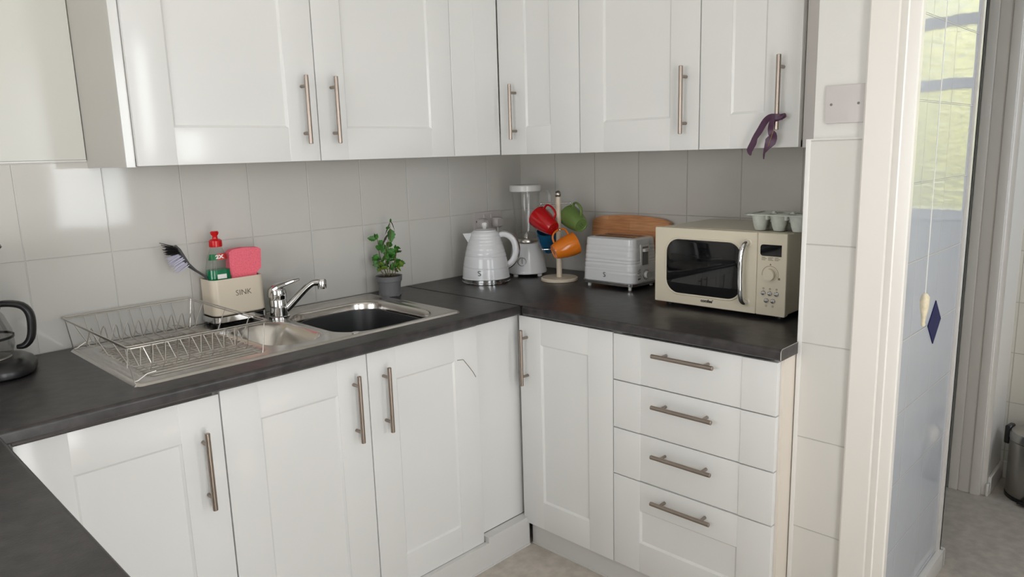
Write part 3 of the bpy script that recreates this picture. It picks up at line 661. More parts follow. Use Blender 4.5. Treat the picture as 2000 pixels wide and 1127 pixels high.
def leaf(b, base, tip, w, droop=0, roll=0, m=None):
    base, tip = Vector(base), Vector(tip); ax = tip-base; L = ax.length; t_ = ax/L
    s_ = t_.cross(Vector((FV.x, FV.y, .35))); s_ = s_.normalized(); s_.rotate(Matrix.Rotation(roll, 3, t_)); n_ = s_.cross(t_)
    rows = []; K = 9
    for i in range(K+1):
        u = i/K; ww = w*math.sin(pi*min(1, .03+.97*u**.85))*(1+.12*(-1)**i); c_ = base+t_*L*u+Vector((0, 0, -droop*L*u*u))
        rows.append([c_-s_*ww+n_*ww*.35, c_-s_*ww*.5+n_*ww*.1, c_, c_+s_*ww*.5+n_*ww*.1, c_+s_*ww+n_*ww*.35])
    b.loft(rows, False, False, closed=False, m=m)
b = MB(); ml = M['leaf']
K_ = [((.012, .235), (.016, .187), .013, 0, .2), ((.012, .255), (-.004, .225), .003, .3, 1.0), ((.014, .262), (.030, .240), .005, .5, .9), ((.014, .256), (.018, .272), .003, 0, 0), ((.010, .235), (.002, .243), .006, 0, 0),
      ((-.036, .200), (-.066, .207), .008, 0, .3), ((-.038, .2), (-.043, .220), .005, 0, .2), ((-.036, .2), (-.029, .222), .005, 0, -.2), ((-.03, .195), (-.012, .172), .010, .2, 0), ((.004, .216), (-.018, .192), .004, .5, .9),
      ((-.034, .15), (-.046, .115), .012, 0, .1), ((-.036, .16), (-.026, .18), .010, 0, 0), ((-.025, .165), (.0, .150), .013, .1, .4), ((-.006, .165), (.010, .125), .017, 0, 0), ((-.010, .18), (-.02, .15), .014, 0, .4),
      ((.0, .17), (.014, .19), .010, 0, 0), ((.0, .16), (.03, .15), .012, .1, -.3), ((.028, .15), (.052, .158), .006, 0, .5), ((.03, .155), (.036, .172), .005, 0, 0), ((.024, .16), (.030, .18), .004, 0, 0),
      ((.03, .12), (.044, .100), .011, 0, 0), ((.03, .115), (.042, .128), .009, 0, .3), ((.026, .11), (.012, .10), .009, 0, 0), ((-.03, .12), (-.045, .105), .010, 0, 0), ((-.026, .11), (-.040, .085), .007, .1, 0)]
for p0, p1, w_, dr, ro in K_:
    dd = random.uniform(-.012, .012); mm = M['leafdark'] if w_ < .0055 and p0[1] > .21 and dr > .2 else ml
    leaf(b, sp_(p0[0], p0[1], dd), sp_(p1[0], p1[1], dd-.01), w_*1.2, dr, ro, mm)
for i in range(74):
    st_ = random.choice(stems); k = random.random(); pts = st_[0][1:]; i0 = min(int(k*(len(pts)-1)), len(pts)-2)
    q0 = Vector((pts[i0][0], pts[i0][1])).lerp(Vector((pts[i0+1][0], pts[i0+1][1])), random.random())
    if q0.y > .165: continue
    a = random.uniform(0, 2*pi); ln = random.uniform(.014, .030)
    base = sp_(q0.x, q0.y, st_[1]); tip = base+RV*cos(a)*ln+FV*sin(a)*ln*.8+Vector((0, 0, random.uniform(-.008, .010)))
    leaf(b, base, tip, random.uniform(.007, .013), .1, random.uniform(-.8, .8), M['leaf2'] if q0.y < .115 and random.random() < .55 else ml)
b.build('leaves', None, tp, sharp=80)

# ------------------------------------------------------------------ kettle
RZ = R(-45.486)
def wav(z, c0, w_): return math.exp(-((z-c0)/w_)**2)
tk = thing('kettle', 'white ridged kettle with chrome-backed handle in the worktop corner', 'kettle', (-.363, -.180, ZC), RZ)
b = MB(); b.lathe([(.088, .001), (.0925, .002), (.0925, .007), (.0915, .008), (.0915, .018), (.090, .019)], n=48); b.build('base_ring', M['chrome'], tk)
b = MB(); N = 56; rings = []
def kr(z):
    u = (z-.019)/.172; return .0905-.010*u-.029*u*u if u < 1 else .05
zs = [.019, .022]+[.022+.17*i/60 for i in range(1, 61)]
for z in zs:
    ring = []
    for i in range(N):
        a = 2*pi*i/N; r_ = kr(z)
        for c0, s_, sl in ((.062, .9, .006), (.100, 1.6, -.004), (.112, 1.2, .002), (.128, .8, .0), (.145, .9, .002), (.158, 1.0, 0), (.170, 1.1, 0), (.180, 1.1, 0)):
            r_ += -.0010*s_*wav(z+sl*sin(a*1+c0*40), c0, .0028)+.0007*s_*wav(z+sl*sin(a+c0*40), c0+.005, .003)
        if z < .021: r_ += .0012
        ring.append((r_*cos(a), r_*sin(a), z))
    rings.append(ring)
rings += [[(.046*cos(2*pi*i/N), .046*sin(2*pi*i/N), .1955) for i in range(N)]]
b.loft(rings)
# spout
b.loft([[(-.048, -.022, .155), (-.062, -.012, .150), (-.064, .012, .150), (-.048, .022, .155)], [(-.046, -.022, .176), (-.078, -.009, .178), (-.080, .009, .178), (-.046, .022, .176)], [(-.042, -.020, .190), (-.083, -.004, .187), (-.083, .004, .187), (-.042, .020, .190)]])
b.build('kettle_body', M['applwhite'], tk)
hp = [(.050, 0, .176), (.070, 0, .181), (.090, 0, .175), (.106, 0, .160), (.114, 0, .140), (.116, 0, .118), (.112, 0, .096), (.102, 0, .078), (.088, 0, .067), (.080, 0, .064)]
b = MB(); b.tube(hp, [.009, .010, .0105, .011, .011, .011, .0105, .010, .0095, .009], 16, flat=(.75, 1.1), up=(0, 1, 0), sm=3); b.build('handle', M['applwhite'], tk)
b = MB(); hq = [Vector(p)+(Vector((p[0]-.072, 0, p[2]-.12)).normalized()*.0128) for p in hp[1:]]; b.tube(hq, .0064, 12, flat=(1.3, .75), up=(0, 1, 0), sm=3); b.build('handle_trim', M['chrome'], tk)
b = MB(); b.lathe([(.045, .194), (.044, .199), (.030, .203), (.0, .204)], n=32, cap1=False); lid = b.build('lid', M['applwhite'], tk)
b = MB(); b.lathe([(.007, .202), (.007, .208), (.011, .214), (.012, .222), (.010, .228), (0, .230)], n=24, cap1=False, m=M['whiteplastic']); b.lathe([(.012, .204), (.018, .211), (.0205, .221), (.0185, .230), (.011, .236), (0, .2375)], n=28, cap0=False, cap1=False, m=M['jar']); b.build('lid_knob', None, lid)
def slogo(b, T, s=1.0):
    """round emblem: an S drawn between two strokes"""
    for dx in (-.0012, .0014):
        pts = [(.0038*s, 0, .0058*s), (.001*s, 0, .0078*s), (-.0032*s, 0, .0066*s), (-.0040*s, 0, .0036*s), (-.0012*s, 0, .0008*s), (.0022*s, 0, -.0012*s), (.0040*s, 0, -.0042*s), (.0022*s, 0, -.0074*s), (-.0012*s, 0, -.0080*s), (-.0038*s, 0, -.0058*s)]
        b.tube([(p[0]+dx*s, p[1], p[2]) for p in pts], .0006*s, 6, T=T)
b = MB(); slogo(b, Matrix.Translation((-.022, -.0892, .046)) @ Matrix.Rotation(R(-14), 4, 'Z'), 1.15); b.build('emblem', M['logo'], tk)

# ------------------------------------------------------------------ blender
tbn = thing('blender', 'white worktop blender with clear jug behind the kettle', 'blender', (-.150, -.198, ZC), RZ)
b = MB(); b.lathe([(.072, .010), (.078, .012), (.079, .020), (.0765, .025), (.068, .075), (.060, .115), (.056, .128), (.052, .131)], n=40); b.build('motor_base', M['applwhite'], tbn)
b = MB(); b.lathe([(.052, .131), (.047, .135), (.047, .142), (.044, .147)], n=32); b.build('collar', M['steel'], tbn)
b = MB(); b.lathe([(.040, .147), (.038, .155), (.036, .168), (.030, .171)], n=32, m=M['jar']); b.lathe([(.012, .147), (.010, .160), (.004, .172)], n=12, m=M['steel']); b.build('blade_unit', None, tbn)
b = MB(); b.lathe([(.038, .160), (.040, .17), (.050, .255), (.057, .335), (.058, .338), (.0555, .337), (.0485, .255), (.0385, .172)], n=36, cap0=False, cap1=False)
jb = b; jar = jb.build('jug', M['jar'], tbn)
b = MB(); b.tube([(.054, 0, .333), (.078, 0, .334), (.092, 0, .326), (.0935, 0, .30), (.092, 0, .25), (.085, 0, .215), (.060, 0, .19), (.046, 0, .188)], .007, 12, flat=(.5, 1), up=(0, 1, 0), sm=3); b.build('jug_handle', M['jar'], jar)
b = MB(); b.lathe([(.0605, .333), (.063, .335), (.063, .355), (.060, .3585), (.03, .360), (0, .360)], n=40, cap1=False); b.build('lid', M['whiteplastic'], tbn)
b = MB(); b.tube([(-.022+.0165*cos(a*pi/12), -.0705, .062+.0165*sin(a*pi/12)) for a in range(24)], .0007, 6, closed=True, m=M['ink']); b.cyl((-.022, -.066, .062), (-.022, -.078, .062), .014, 24, m=M['applwhite']); b.box(-.0232, -.0208, -.0795, -.077, .055, .075, m=M['ink']); b.build('dial', None, tbn)
for a in (40, 140, 220, 320):
    b = MB(); b.lathe([(.010, 0), (.010, .008), (.006, .012)], (.062*cos(R(a)), .062*sin(R(a)), 0), 12); b.build('foot', M['whiteplastic'], tbn)

# ------------------------------------------------------------------ mug tree and mugs
MT = Vector((-.178, -.391, ZC))
tm = thing('mug_tree', 'cream mug tree with chrome pegs and ball finial holding four mugs', 'mug tree', MT, RZ)
b = MB(); b.lathe([(.068, 0), (.0705, .002), (.0705, .010), (.067, .013), (.02, .0135)], n=48); b.build('base', M['cream'], tm)
b = MB(); b.lathe([(.0105, .012), (.0105, .317)], n=20); b.build('pole', M['cream'], tm)
b = MB(); b.lathe([(.010, .316), (.011, .318)], n=20); b.ball((0, 0, .327), .0125, seg=20); b.build('finial', M['steel'], tm)
for p0, p1 in (((-.064, .0, .292), (.046, -.0, .292)), ((-.0, -.068, .2), (0, .05, .2)), ((-.062, -.004, .120), (0, .0, .120))):
    b = MB(); b.cyl(p0, p1, .0027, 10); b.ball(p0, .0048, seg=12); b.ball(p1, .0048, seg=12) if p0[2] > .16 else None; b.build('peg', M['chrome'], tm)
def mug(label, m, base, mouth, hdir, L=.092, rb=.026, rm=.042, hs=1.1):
    """base centre, point towards the mouth, and the side the handle is on (all in tree-local axes)"""
    Z = (Vector(mouth)-Vector(base)).normalized(); H = Vector(hdir); X = (H-Z*H.dot(Z)).normalized(); Y = Z.cross(X)
    B_ = Matrix.Translation(MT) @ Matrix.Rotation(RZ, 4, 'Z')
    Ml = Matrix(((X.x, Y.x, Z.x, base[0]), (X.y, Y.y, Z.y, base[1]), (X.z, Y.z, Z.z, base[2]), (0, 0, 0, 1)))
    t = thing('mug', label, 'mug', group='mugs on the mug tree', mtx=B_ @ Ml)
    b = MB(); b.lathe([(rb-.005, .003), (rb-.003, 0), (rb, 0), (rb+.002, .004), (rb+.007, .02), (rb+.0125, .045), (rm-.0005, .07), (rm, L), (rm-.003, L), (rm-.004, .07), (rb+.009, .045), (rb+.003, .02), (rb-.004, .008)], n=36)
    b.build('cup', m, t)
    b = MB(); b.tube([(rb+.006, 0, .014), (rb+.021*hs, 0, .016), (rb+.031*hs, 0, .026), (rb+.036*hs, 0, .044), (rb+.035*hs, 0, .061), (rb+.027*hs, 0, .073), (rb+.010, 0, .077)], .0046, 12, flat=(1.25, .75), up=(0, 1, 0), sm=4); b.build('handle', m, t)
    b = MB()
    for dx, dz in ((-.006, 0), (.006, 0), (0, .007), (0, -.007)): b.ball((dx, dz, .0012), .0018, sc=(1, 1, .7), seg=8)
    b.build('base_mark', M['logo'] if m is not M['red'] else m, t)
    return t
# tree-local: x = screen right, y = away from the camera
mug('red mug hanging upper left on the mug tree', M['red'], (-.024, -.064, .204), (-.076, -.006, .245), (.30, -.25, .9))
mug('green mug hanging upper right on the mug tree', M['green'], (.081, -.050, .212), (.043, .024, .244), (.12, -.25, .95))
mug('orange mug hanging lowest at the front of the mug tree', M['orange'], (-.024, -.072, .118), (.073, -.044, .152), (-.35, .05, .93), hs=1.22)
mug('dark blue mug hanging low behind the others on the mug tree', M['blue'], (-.034, .064, .108), (-.040, .034, .182), (.5, .8, .1), L=.085)

# ------------------------------------------------------------------ chopping board
tcb = MB(); pts = [(-.172, 0), (.172, 0), (.176, .004)]
for i in range(13):
    u = i/12; x = .176-.352*u; z = .226+.012*sin(pi*u)
    if i == 0: pts += [(.176, .205), (.172, .218)]
    elif i == 12: pts += [(-.172, .218), (-.176, .205)]
    else: pts.append((x*.97, z))
pts.append((-.176, .004))
tcb.prism(pts, -.010, .010, 'XZ', bev=.003)
o = tag(tcb.build('chopping_board', M['wood']), 'wooden chopping board leaning on the tiles behind the toaster', 'chopping board')
o.matrix_basis = Matrix.Translation((-.014, -.593, ZC+.004)) @ RB @ Matrix.Rotation(R(-5), 4, 'X')

# ------------------------------------------------------------------ toaster
tt = thing('toaster', 'white ridged two-slot toaster in front of the chopping board', 'toaster', (-.130, -.640, ZC), R(-90))
HL, HW = .113, .083
b = MB(); rings = []
zs = [.026+.150*i/56 for i in range(57)]
for z in zs:
    u = (z-.026)/.150; hx_, hy_ = HL-.007*u, HW-.010*u*u
    base = rr(hx_, hy_, .028, z, 7); out = []
    for x, y_, z_ in base:
        d = 0
        for c0, s_, sl in ((.066, 1.0, -.05), (.090, 1.3, .02), (.101, 1.5, 0), (.116, 1.0, -.03), (.133, .8, .02), (.150, 1.0, .0)):
            zz = z-(c0+sl*x); d += -.0012*s_*math.exp(-(zz/.0028)**2)+.0005*s_*math.exp(-((zz+.005)/.003)**2)
        k = 1+d/HW; out.append((x*(1+d/HL), y_*k, z_))
    rings.append(out)
rings += [rr(HL-.010, HW-.013, .026, .1775, 7), rr(HL-.016, HW-.018, .022, .179, 7)]
b.loft(rings); b.build('toaster_body', M['applwhite'], tt)
b = MB(); b.loft([rr(HL-.008, HW-.008, .024, .010, 7), rr(HL+.002, HW+.002, .03, .014, 7), rr(HL+.003, HW+.003, .03, .024, 7), rr(HL-.002, HW-.002, .028, .0262, 7)]); b.build('chrome_base', M['chrome'], tt)
b = MB(); b.loft([rr(HL-.030, .046, .012, .1788, 5), rr(HL-.030, .046, .012, .1800, 5)], m=M['chrome']); 
for s_ in (-1, 1): b.loft([rr(HL-.036, .0145, .006, .1795, 4, 0, s_*.024), rr(HL-.036, .0145, .006, .1804, 4, 0, s_*.024)], m=M['blackplastic'])
b.build('slots', None, tt)
b = MB(); xe = HL-.003
b.box(xe-.010, xe+.0015, -.032, .020, .078, .158, bev=.004, seg=2, m=M['whiteplastic']); b.box(xe-.002, xe+.0022, -.024, .012, .084, .150, bev=.001, m=M['greyplastic']); b.box(xe-.002, xe+.013, -.022, .010, .132, .143, bev=.003, seg=2, m=M['whiteplastic']); b.build('lever', None, tt)
b = MB(); b.cyl((xe-.004, -.002, .050), (xe+.014, -.002, .050), .0135, 24, m=M['whiteplastic']); b.tube([(xe+.0035, -.002+.017*cos(a*pi/10), .050+.017*sin(a*pi/10)) for a in range(20)], .0011, 6, closed=True, m=M['chrome']); b.cyl((xe+.012, -.002, .050), (xe+.0155, -.002, .050), .010, 20, m=M['chrome']); b.build('browning_dial', None, tt)
for i, z in enumerate((.040, .051, .062, .071)):
    b = MB(); b.box(xe-.002, xe+.0045, -.052, -.036, z-.0035, z+.0025, bev=.0012); b.build('button', M['chrome'], tt)
for sx in (-1, 1):
    for sy in (-1, 1):
        b = MB(); b.lathe([(.006, 0), (.0065, .006), (.006, .0125)], (sx*(HL-.024), sy*(HW-.018), 0), 14); b.build('foot', M['whiteplastic'], tt)
b = MB(); slogo(b, Matrix.Translation((-.008, -HW-.0014, .050)), 1.0); b.build('emblem', M['logo'], tt)

# ------------------------------------------------------------------ microwave   local x = -world y, front at local y = 0
tw = thing('microwave', 'cream retro microwave with chrome handle at the right of the worktop', 'microwave', (-.333, -1.134, ZC+.0004), R(-90))
W2, Z0, Z1 = .211, .0125, .2445
b = MB(); b.box(-W2+.004, W2-.004, .022, .325, Z0+.002, Z1-.002, bev=.006, seg=3); b.box(-W2+.001, W2-.001, .0, .0215, Z0, Z1, bev=.005, seg=3)
for i in range(9): b.box(W2-.0045, W2-.0035, .10+.014*i, .106+.014*i, .16, .20)
b.box(-W2+.02, W2-.02, .03, .031, Z1-.002, Z1-.0008, bev=.0004); b.box(-W2+.02, W2-.02, .038, .039, Z1-.002, Z1-.0008, bev=.0004)
b.build('casing', M['mwcream'], tw)
xg = .1245
b = MB(); b.box(-W2+.0005, xg, -.004, .010, Z0-.0003, Z1+.0003, bev=.004, seg=3); dr = b.build('door', M['mwcream'], tw)
cx_, cz_ = -.0445, .1285; hxw, hzw = .1235, .083
def ring_xz(hx_, hz_, r, y_): return [(x, y_, z) for x, z, _ in rr(hx_, hz_, r, 0, 10, cx_, cz_)]
b = MB(); b.loft([ring_xz(hxw+.006, hzw+.006, .046, -.0038), ring_xz(hxw+.004, hzw+.004, .045, -.0065), ring_xz(hxw+.001, hzw+.001, .043, -.0065), ring_xz(hxw-.001, hzw-.001, .042, -.0035)], False, False); b.build('window_bezel', M['mwcream'], dr)
b = MB(); b.loft([ring_xz(hxw, hzw, .042, -.0030), ring_xz(hxw, hzw, .042, -.0048), ring_xz(hxw-.002, hzw-.002, .040, -.0052)]); b.build('window_glass', M['blackglass'], dr)
b = MB(); hx0 = .094
b.tube([(hx0+.004, .0, .215), (hx0+.004, -.018, .214), (hx0+.001, -.031, .203), (hx0-.001, -.036, .175), (hx0-.002, -.037, .130), (hx0-.001, -.036, .085), (hx0+.001, -.031, .055), (hx0+.004, -.018, .044), (hx0+.004, .0, .043)], .0074, 16, sm=4); b.build('handle', M['chrome'], dr)
for z in (.215, .043):
    b = MB(); b.lathe([(.012, 0), (.012, .0015), (.009, .003)], n=20, T=Matrix.Translation((hx0+.004, -.004, z)) @ Matrix.Rotation(R(90), 4, 'X')); b.build('handle_boss', M['mwcream'], dr)
b = MB(); b.text("comfee'", .0128, Matrix.Translation((-.028, -.0043, .0305)) @ Matrix.Rotation(R(90), 4, 'X'), .0004, bold=.0005); b.build('brand_lettering', M['logo'], dr)
b = MB(); b.box(xg+.0012, W2-.0002, -.004, .010, Z0-.0003, Z1+.0003, bev=.004, seg=3); cp = b.build('control_panel', M['mwcream'], tw)
def S(y_): return -(y_)-1.134      # world y -> local x
b = MB(); L0, L1 = -1*(-1.269)-1.134, -1*(-1.330)-1.134; zt_, zb_ = .213, .181
po = [(L1, zb_), (L1, zt_)]+[(L0+.008*(1-cos(R(a))) if False else L0+.008-.008*sin(R(a)), zt_-.008+.008*cos(R(a))) for a in range(0, 91, 18)]+[(L0+.008-.008*cos(R(a)), zb_+.008-.008*sin(R(a))) for a in range(0, 91, 18)]
b.prism(po, -.0050, -.003, 'XZ'); b.build('display', M['blackglass'], cp)
kx, kz = .1655, .130
b = MB(); 
for r_, y0, y1 in ((.0195, -.004, -.006), (.0165, -.006, -.016), (.0155, -.016, -.018)): b.cyl((kx, y0, kz), (kx, y1, kz), r_, 32)
b.build('control_knob', M['mwcream'], cp)
b = MB()
b.tube([(kx+.0235*cos(R(a)), -.0043, kz+.0235*sin(R(a))) for a in range(-20, 200, 10)], .0005, 5)
b.prism([(kx-.0025, kz+.026), (kx+.0025, kz+.026), (kx, kz+.031)], -.0046, -.004, 'XZ'); b.box(kx+.023, kx+.029, -.0046, -.004, kz-.014, kz-.008)
b.build('dial_scale', M['ink'], cp); b = MB()
for r_, row in enumerate((.177, .1735, .170)):
    for c0 in range(3): b.box(.139+c0*.019, .139+c0*.019+(.015 if (r_+c0) % 2 else .011), -.0045, -.004, row-.0007, row+.0007)
b.build('mode_print', M['ink'], cp)
for x, z in ((.1475, .089), (.1665, .089), (.1855, .089), (.157, .040), (.176, .040)):
    b = MB(); b.tube([(x+.0024*cos(a*pi/6), -.0043, z+.0024*sin(a*pi/6)) for a in range(12)], .0004, 5, closed=True); b.box(x-.0012, x+.0012, -.0045, -.004, z-.0004, z+.0004); b.build('button_symbol', M['ink'], cp)
for x, z in ((.1475, .076), (.1665, .076), (.1855, .076), (.157, .055), (.176, .055)):
    b = MB(); b.lathe([(.0075, 0), (.0072, .002), (.0055, .004), (.0, .005)], n=18, cap1=False, T=Matrix.Translation((x, -.004, z)) @ Matrix.Rotation(R(90), 4, 'X')); b.build('button', M['chrome'], cp)
for x in (-.18, .18):
    for y_ in (.04, .29):
        b = MB(); b.cyl((x, y_, 0), (x, y_, Z0+.004), .012, 14); b.build('foot', M['blackplastic'], tw)

# ------------------------------------------------------------------ egg box on the microwave
te = thing('egg_carton', 'pale grey moulded egg carton half on top of the microwave', 'egg carton', (-.245, -1.290, ZC+Z1+.0006), R(-90))
te.scale = (1.1, 1.1, 1.06); te.matrix_basis = Matrix.LocRotScale(te.location, te.rotation_euler, te.scale)
b = MB(); PX, PY = .050, .048; n = 20
for i in range(3):
    for j in range(2):
        cx_, cy_ = (i-1)*PX, (j-.5)*PY
        prof = [(.010, 0), (.013, .0008), (.017, .012), (.0205, .030), (.0243, .044), (.0228, .044), (.0190, .030), (.0155, .012), (.011, .003)]
        b.lathe(prof, (cx_, cy_, 0), n)
b.loft([rr(.080, .053, .012, .0415, 5), rr(.081, .054, .012, .044, 5)], False, False)
# web with holes suggested by ridges between cups
for i in (-.5, .5): b.box(i*PX-.004, i*PX+.004, -.045, .045, .030, .043, bev=.002)
b.box(-.070, .070, -.004, .004, .026, .0435, bev=.002)
for i in (-.5, .5): b.lathe([(.012, .022), (.007, .045), (.004, .050)], (i*PX, 0, 0), 10)
fl = bmesh.new()
mbf = b
# flange with openings: strips round and between the cups
for y0, y1 in ((-.054, -.0455), (.0455, .054)): b.box(-.081, .081, y0, y1, .0425, .0450, bev=.0008)
for x0, x1 in ((-.081, -.0715), (.0715, .081)): b.box(x0, x1, -.054, .054, .0425, .0450, bev=.0008)
b.build('tray', M['pulp'], te)

# ------------------------------------------------------------------ ribbon on the handle
tr_ = thing('ribbon', 'dark purple ribbon tied on the rightmost wall cupboard handle', 'ribbon', (XUB-.030, -1.3415, 1.398))
def strip(b, pts, w_, nrm, th=.0012):
    P = [Vector(p) for p in pts]; rows = []; Q, WW, NN = [], [], []
    for i in range(len(P)-1):
        a0, a1, a2, a3 = P[max(i-1, 0)], P[i], P[i+1], P[min(i+2, len(P)-1)]
        for j in range(4):
            t0 = j/4; Q.append(.5*((2*a1)+(a2-a0)*t0+(2*a0-5*a1+4*a2-a3)*t0*t0+(3*a1-a0-3*a2+a3)*t0**3)); WW.append(w_[i]*(1-t0)+w_[i+1]*t0)
            if isinstance(nrm, list): NN.append(Vector(nrm[i]).lerp(Vector(nrm[i+1]), t0))
    P = Q+[P[-1]]; w_ = WW+[w_[-1]]; nrm = NN+[nrm[-1]] if isinstance(nrm, list) else nrm
    for i, p in enumerate(P):
        t_ = (P[min(i+1, len(P)-1)]-P[max(i-1, 0)]).normalized(); n_ = Vector(nrm[i] if isinstance(nrm, list) else nrm); s_ = t_.cross(n_).normalized(); n2 = s_.cross(t_).normalized()
        ww = w_[i] if isinstance(w_, (list, tuple)) else w_
        rows.append([p-s_*ww/2-n2*th/2, p+s_*ww/2-n2*th/2, p+s_*ww/2+n2*th/2, p-s_*ww/2+n2*th/2])
    b.loft(rows)
b = MB(); nx = (-1, 0, 0)
strip(b, [(.012, -.010, .008), (-.004, -.014, .004), (-.011, -.004, .004), (-.010, .012, .004), (-.004, .028, -.006), (-.002, .044, -.030), (-.002, .055, -.046), (-.002, .060, -.060), (-.002, .069, -.078), (-.002, .066, -.092)], [.012, .013, .014, .015, .017, .017, .015, .018, .017, .003], nx)
b.build('left_tail', M['ribbon'], tr_)
b = MB()
strip(b, [(-.009, .004, .006), (-.010, .008, -.012), (-.006, .012, -.030), (-.004, .006, -.044), (-.005, .012, -.058), (-.006, .020, -.072), (-.006, .027, -.086), (-.006, .028, -.102)], [.012, .016, .014, .024, .028, .016, .006, .002], [(-1, 0, 0), (-1, .2, 0), (-1, -.3, 0), (-1, .2, 0), (-1, -.3, 0), (-1, 0, 0), (-1, .3, 0), (-1, 0, 0)])
b.build('right_tail', M['ribbon'], tr_)
b = MB(); loop = [(.0125*cos(a*pi/8)+.004, -.004+.0165*sin(a*pi/8), .0015+.006*sin(a*pi/8+2.4)) for a in range(16)]
b.tube(loop, .0042, 8, closed=True, flat=(1.3, .5)); b.build('loop', M['ribbon'], tr_)
b = MB(); b.tube([(-.0075, .003, -.028), (-.0075, .010, -.050), (-.0075, .017, -.070)], .0006, 5); b.build('gold_edge', M['gold'], tr_)

# ------------------------------------------------------------------ wall plates and plugs
tpw = thing('blanking_plate', 'square white blank plate with two screws on the painted pier', 'wall plate', (-.5055, -1.542, 1.4185))
b = MB(); b.box(-.0095, .0005, -.0435, .0435, -.0425, .0425, bev=.003, seg=2); b.build('plate', M['plate'], tpw)
for s_ in (-1, 1):
    b = MB(); b.lathe([(.003, 0), (.003, .0004), (.002, .0006)], n=14, T=Matrix.Translation((-.0095, s_*.0300, 0)) @ Matrix.Rotation(R(-90), 4, 'Y')); b.build('screw', mat('screw_grey', lin(110, 108, 104), .5), tpw)
ts = thing('wall_socket', 'white double socket on the tiles behind the kettle', 'socket', (-.180, 0, 1.059))
b = MB(); b.box(-.0755, .0755, -.009, .0, -.0375, .0375, bev=.002, seg=2); b.build('plate', M['plate'], ts)
for x in (-.020, .020):
    b = MB(); b.box(x-.006, x+.006, -.013, -.008, .010, .026, bev=.0015); b.build('switch', M['plate'], ts)
b = MB(); b.box(-.066, -.062, -.0105, -.008, -.004, .004); b.build('indicator', M['logo'], ts)
for x, lb in ((-.222, 'white plug in the left socket, mostly hidden behind the kettle knob'), (-.140, 'grey-white plug in the right socket above the kettle handle')):
    tq = thing('plug', lb, 'plug', (x, -.009, 1.050))
    b = MB(); b.loft([[(x_, y_, z_) for x_, z_, _ in rr(s_, s_, s_*.6, 0, 6)] for s_, y_ in ((.021, 0), (.022, -.004), (.020, -.026), (.015, -.032))]); b.build('plug_body', M['plate'], tq)
    b = MB(); b.tube([(0, -.016, -.018), (0, -.018, -.05), (.004, -.02, -.12), (.01, -.022, -.195)], .0032, 8); b.build('cable', M['whiteplastic'], tq)

# ------------------------------------------------------------------ coffee maker
tcf = thing('coffee_maker', 'black filter coffee maker with glass jug at the left edge', 'coffee maker', (-1.966, -.128, ZC), R(-20))
b = MB(); b.loft([rr(.106, .086, .06, 0, 10), rr(.114, .092, .065, .006, 10), rr(.115, .093, .066, .018, 10), rr(.108, .087, .062, .031, 10), rr(.094, .075, .052, .040, 10), rr(.078, .062, .045, .042, 10)]); b.build('base', M['blackplastic'], tcf)
b = MB(); b.lathe([(.055, .041), (.054, .0435), (.0, .0435)], (.015, 0, 0), 32, cap1=False); b.build('hotplate', M['steel'], tcf)
b = MB(); b.loft([rr(.035, .075, .03, .034, 6, -.075), rr(.035, .075, .03, .30, 6, -.075)]); b.build('water_tank', M['blackplastic'], tcf)
b = MB(); b.lathe([(.045, .190), (.052, .200), (.060, .285), (.062, .295)], (.012, 0, 0), 32); b.build('filter_basket', M['greyplastic'], tcf)
b = MB(); b.loft([rr(.095, .072, .05, .295, 8, -.02), rr(.098, .075, .052, .302, 8, -.02), rr(.09, .07, .05, .316, 8, -.02)]); b.box(.05, .082, -.012, .012, .298, .305, bev=.003); b.build('lid', M['blackplastic'], tcf)
b = MB(); b.lathe([(.045, .044), (.058, .048), (.064, .070), (.062, .105), (.050, .140), (.040, .155)], (.015, 0, 0), 36, cap1=False); jg = b.build('jug', M['carafe'], tcf)
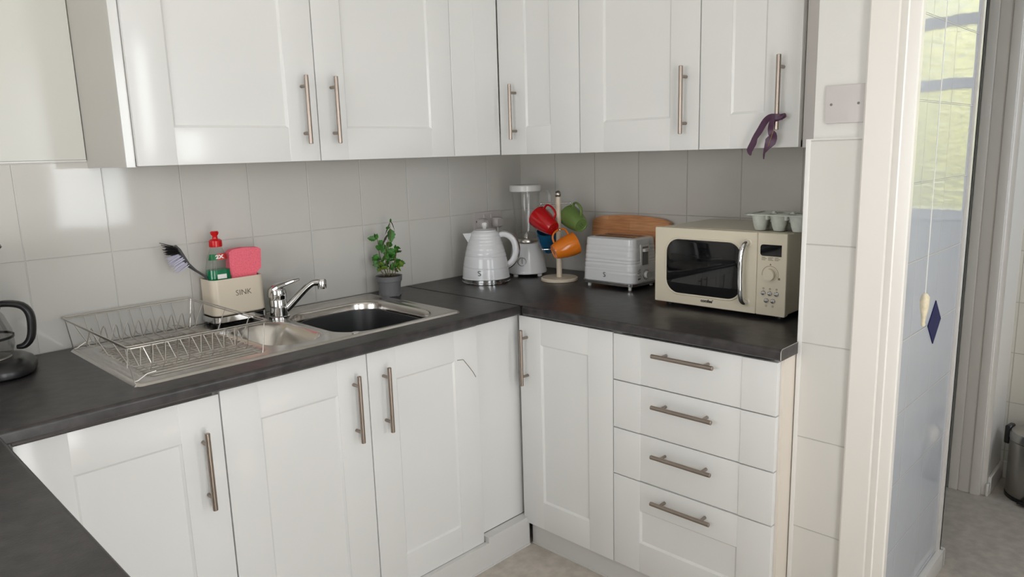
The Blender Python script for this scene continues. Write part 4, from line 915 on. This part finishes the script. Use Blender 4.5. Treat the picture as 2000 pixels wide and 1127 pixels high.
b = MB(); b.lathe([(.041, .152), (.046, .156), (.046, .172), (.030, .178)], (.015, 0, 0), 32); b.lathe([(.0655, .088), (.0655, .094)], (.015, 0, 0), 36, cap0=False, cap1=False, m=None); b.build('jug_collar', M['blackplastic'], jg)
b = MB(); b.tube([(.052, 0, .168), (.078, 0, .168), (.104, 0, .160), (.117, 0, .140), (.118, 0, .110), (.112, 0, .080), (.098, 0, .064), (.082, 0, .062)], [.009, .010, .011, .012, .012, .0115, .010, .006], 14, flat=(1.35, .8), up=(0, 1, 0), sm=3); b.build('jug_handle', M['blackplastic'], jg)

# ------------------------------------------------------------------ pull cord and bin
tc2 = thing('light_pull_cord', 'white ceiling pull cord with cream shell end beside the blue diamond tile', 'pull cord', (-.400, -1.706, .902))
b = MB(); b.cyl((0, 0, .078), (0, 0, 1.495), .0011, 8); b.build('cord', M['cord'], tc2)
b = MB(); b.lathe([(.0035, 0), (.0060, .004), (.0048, .010), (.0062, .016), (.0072, .026), (.0110, .044), (.0125, .060), (.0115, .070), (.0060, .0775), (.0015, .080)], n=18)
for v in b.bm.verts:
    a = math.atan2(v.co.y, v.co.x); k = 1+.10*sin(3*a+v.co.z*160); v.co.x *= k*.82; v.co.y *= k*.82
b.build('shell', M['shell'], tc2)
tn = thing('pedal_bin', 'small round stainless steel pedal bin on the passage floor', 'bin', (.909, -1.793, 0), R(170))
b = MB(); b.lathe([(.098, .0), (.100, .002), (.100, .012), (.097, .014)], n=48); b.build('base_ring', M['blackplastic'], tn)
b = MB(); b.lathe([(.097, .014), (.0985, .016), (.0985, .222), (.096, .224)], n=48); b.build('bin_body', M['bin'], tn)
b = MB(); b.lathe([(.0975, .2245), (.1000, .226), (.1000, .244), (.094, .256), (.07, .266), (.0, .272)], n=48, cap1=False); b.build('lid', M['bin'], tn)
b = MB(); b.box(-.024, .024, -.115, -.095, .190, .262, bev=.004); b.build('hinge', M['blackplastic'], tn)
b = MB(); b.box(.095, .125, -.02, .02, .008, .014, bev=.002); b.build('pedal', M['blackplastic'], tn)
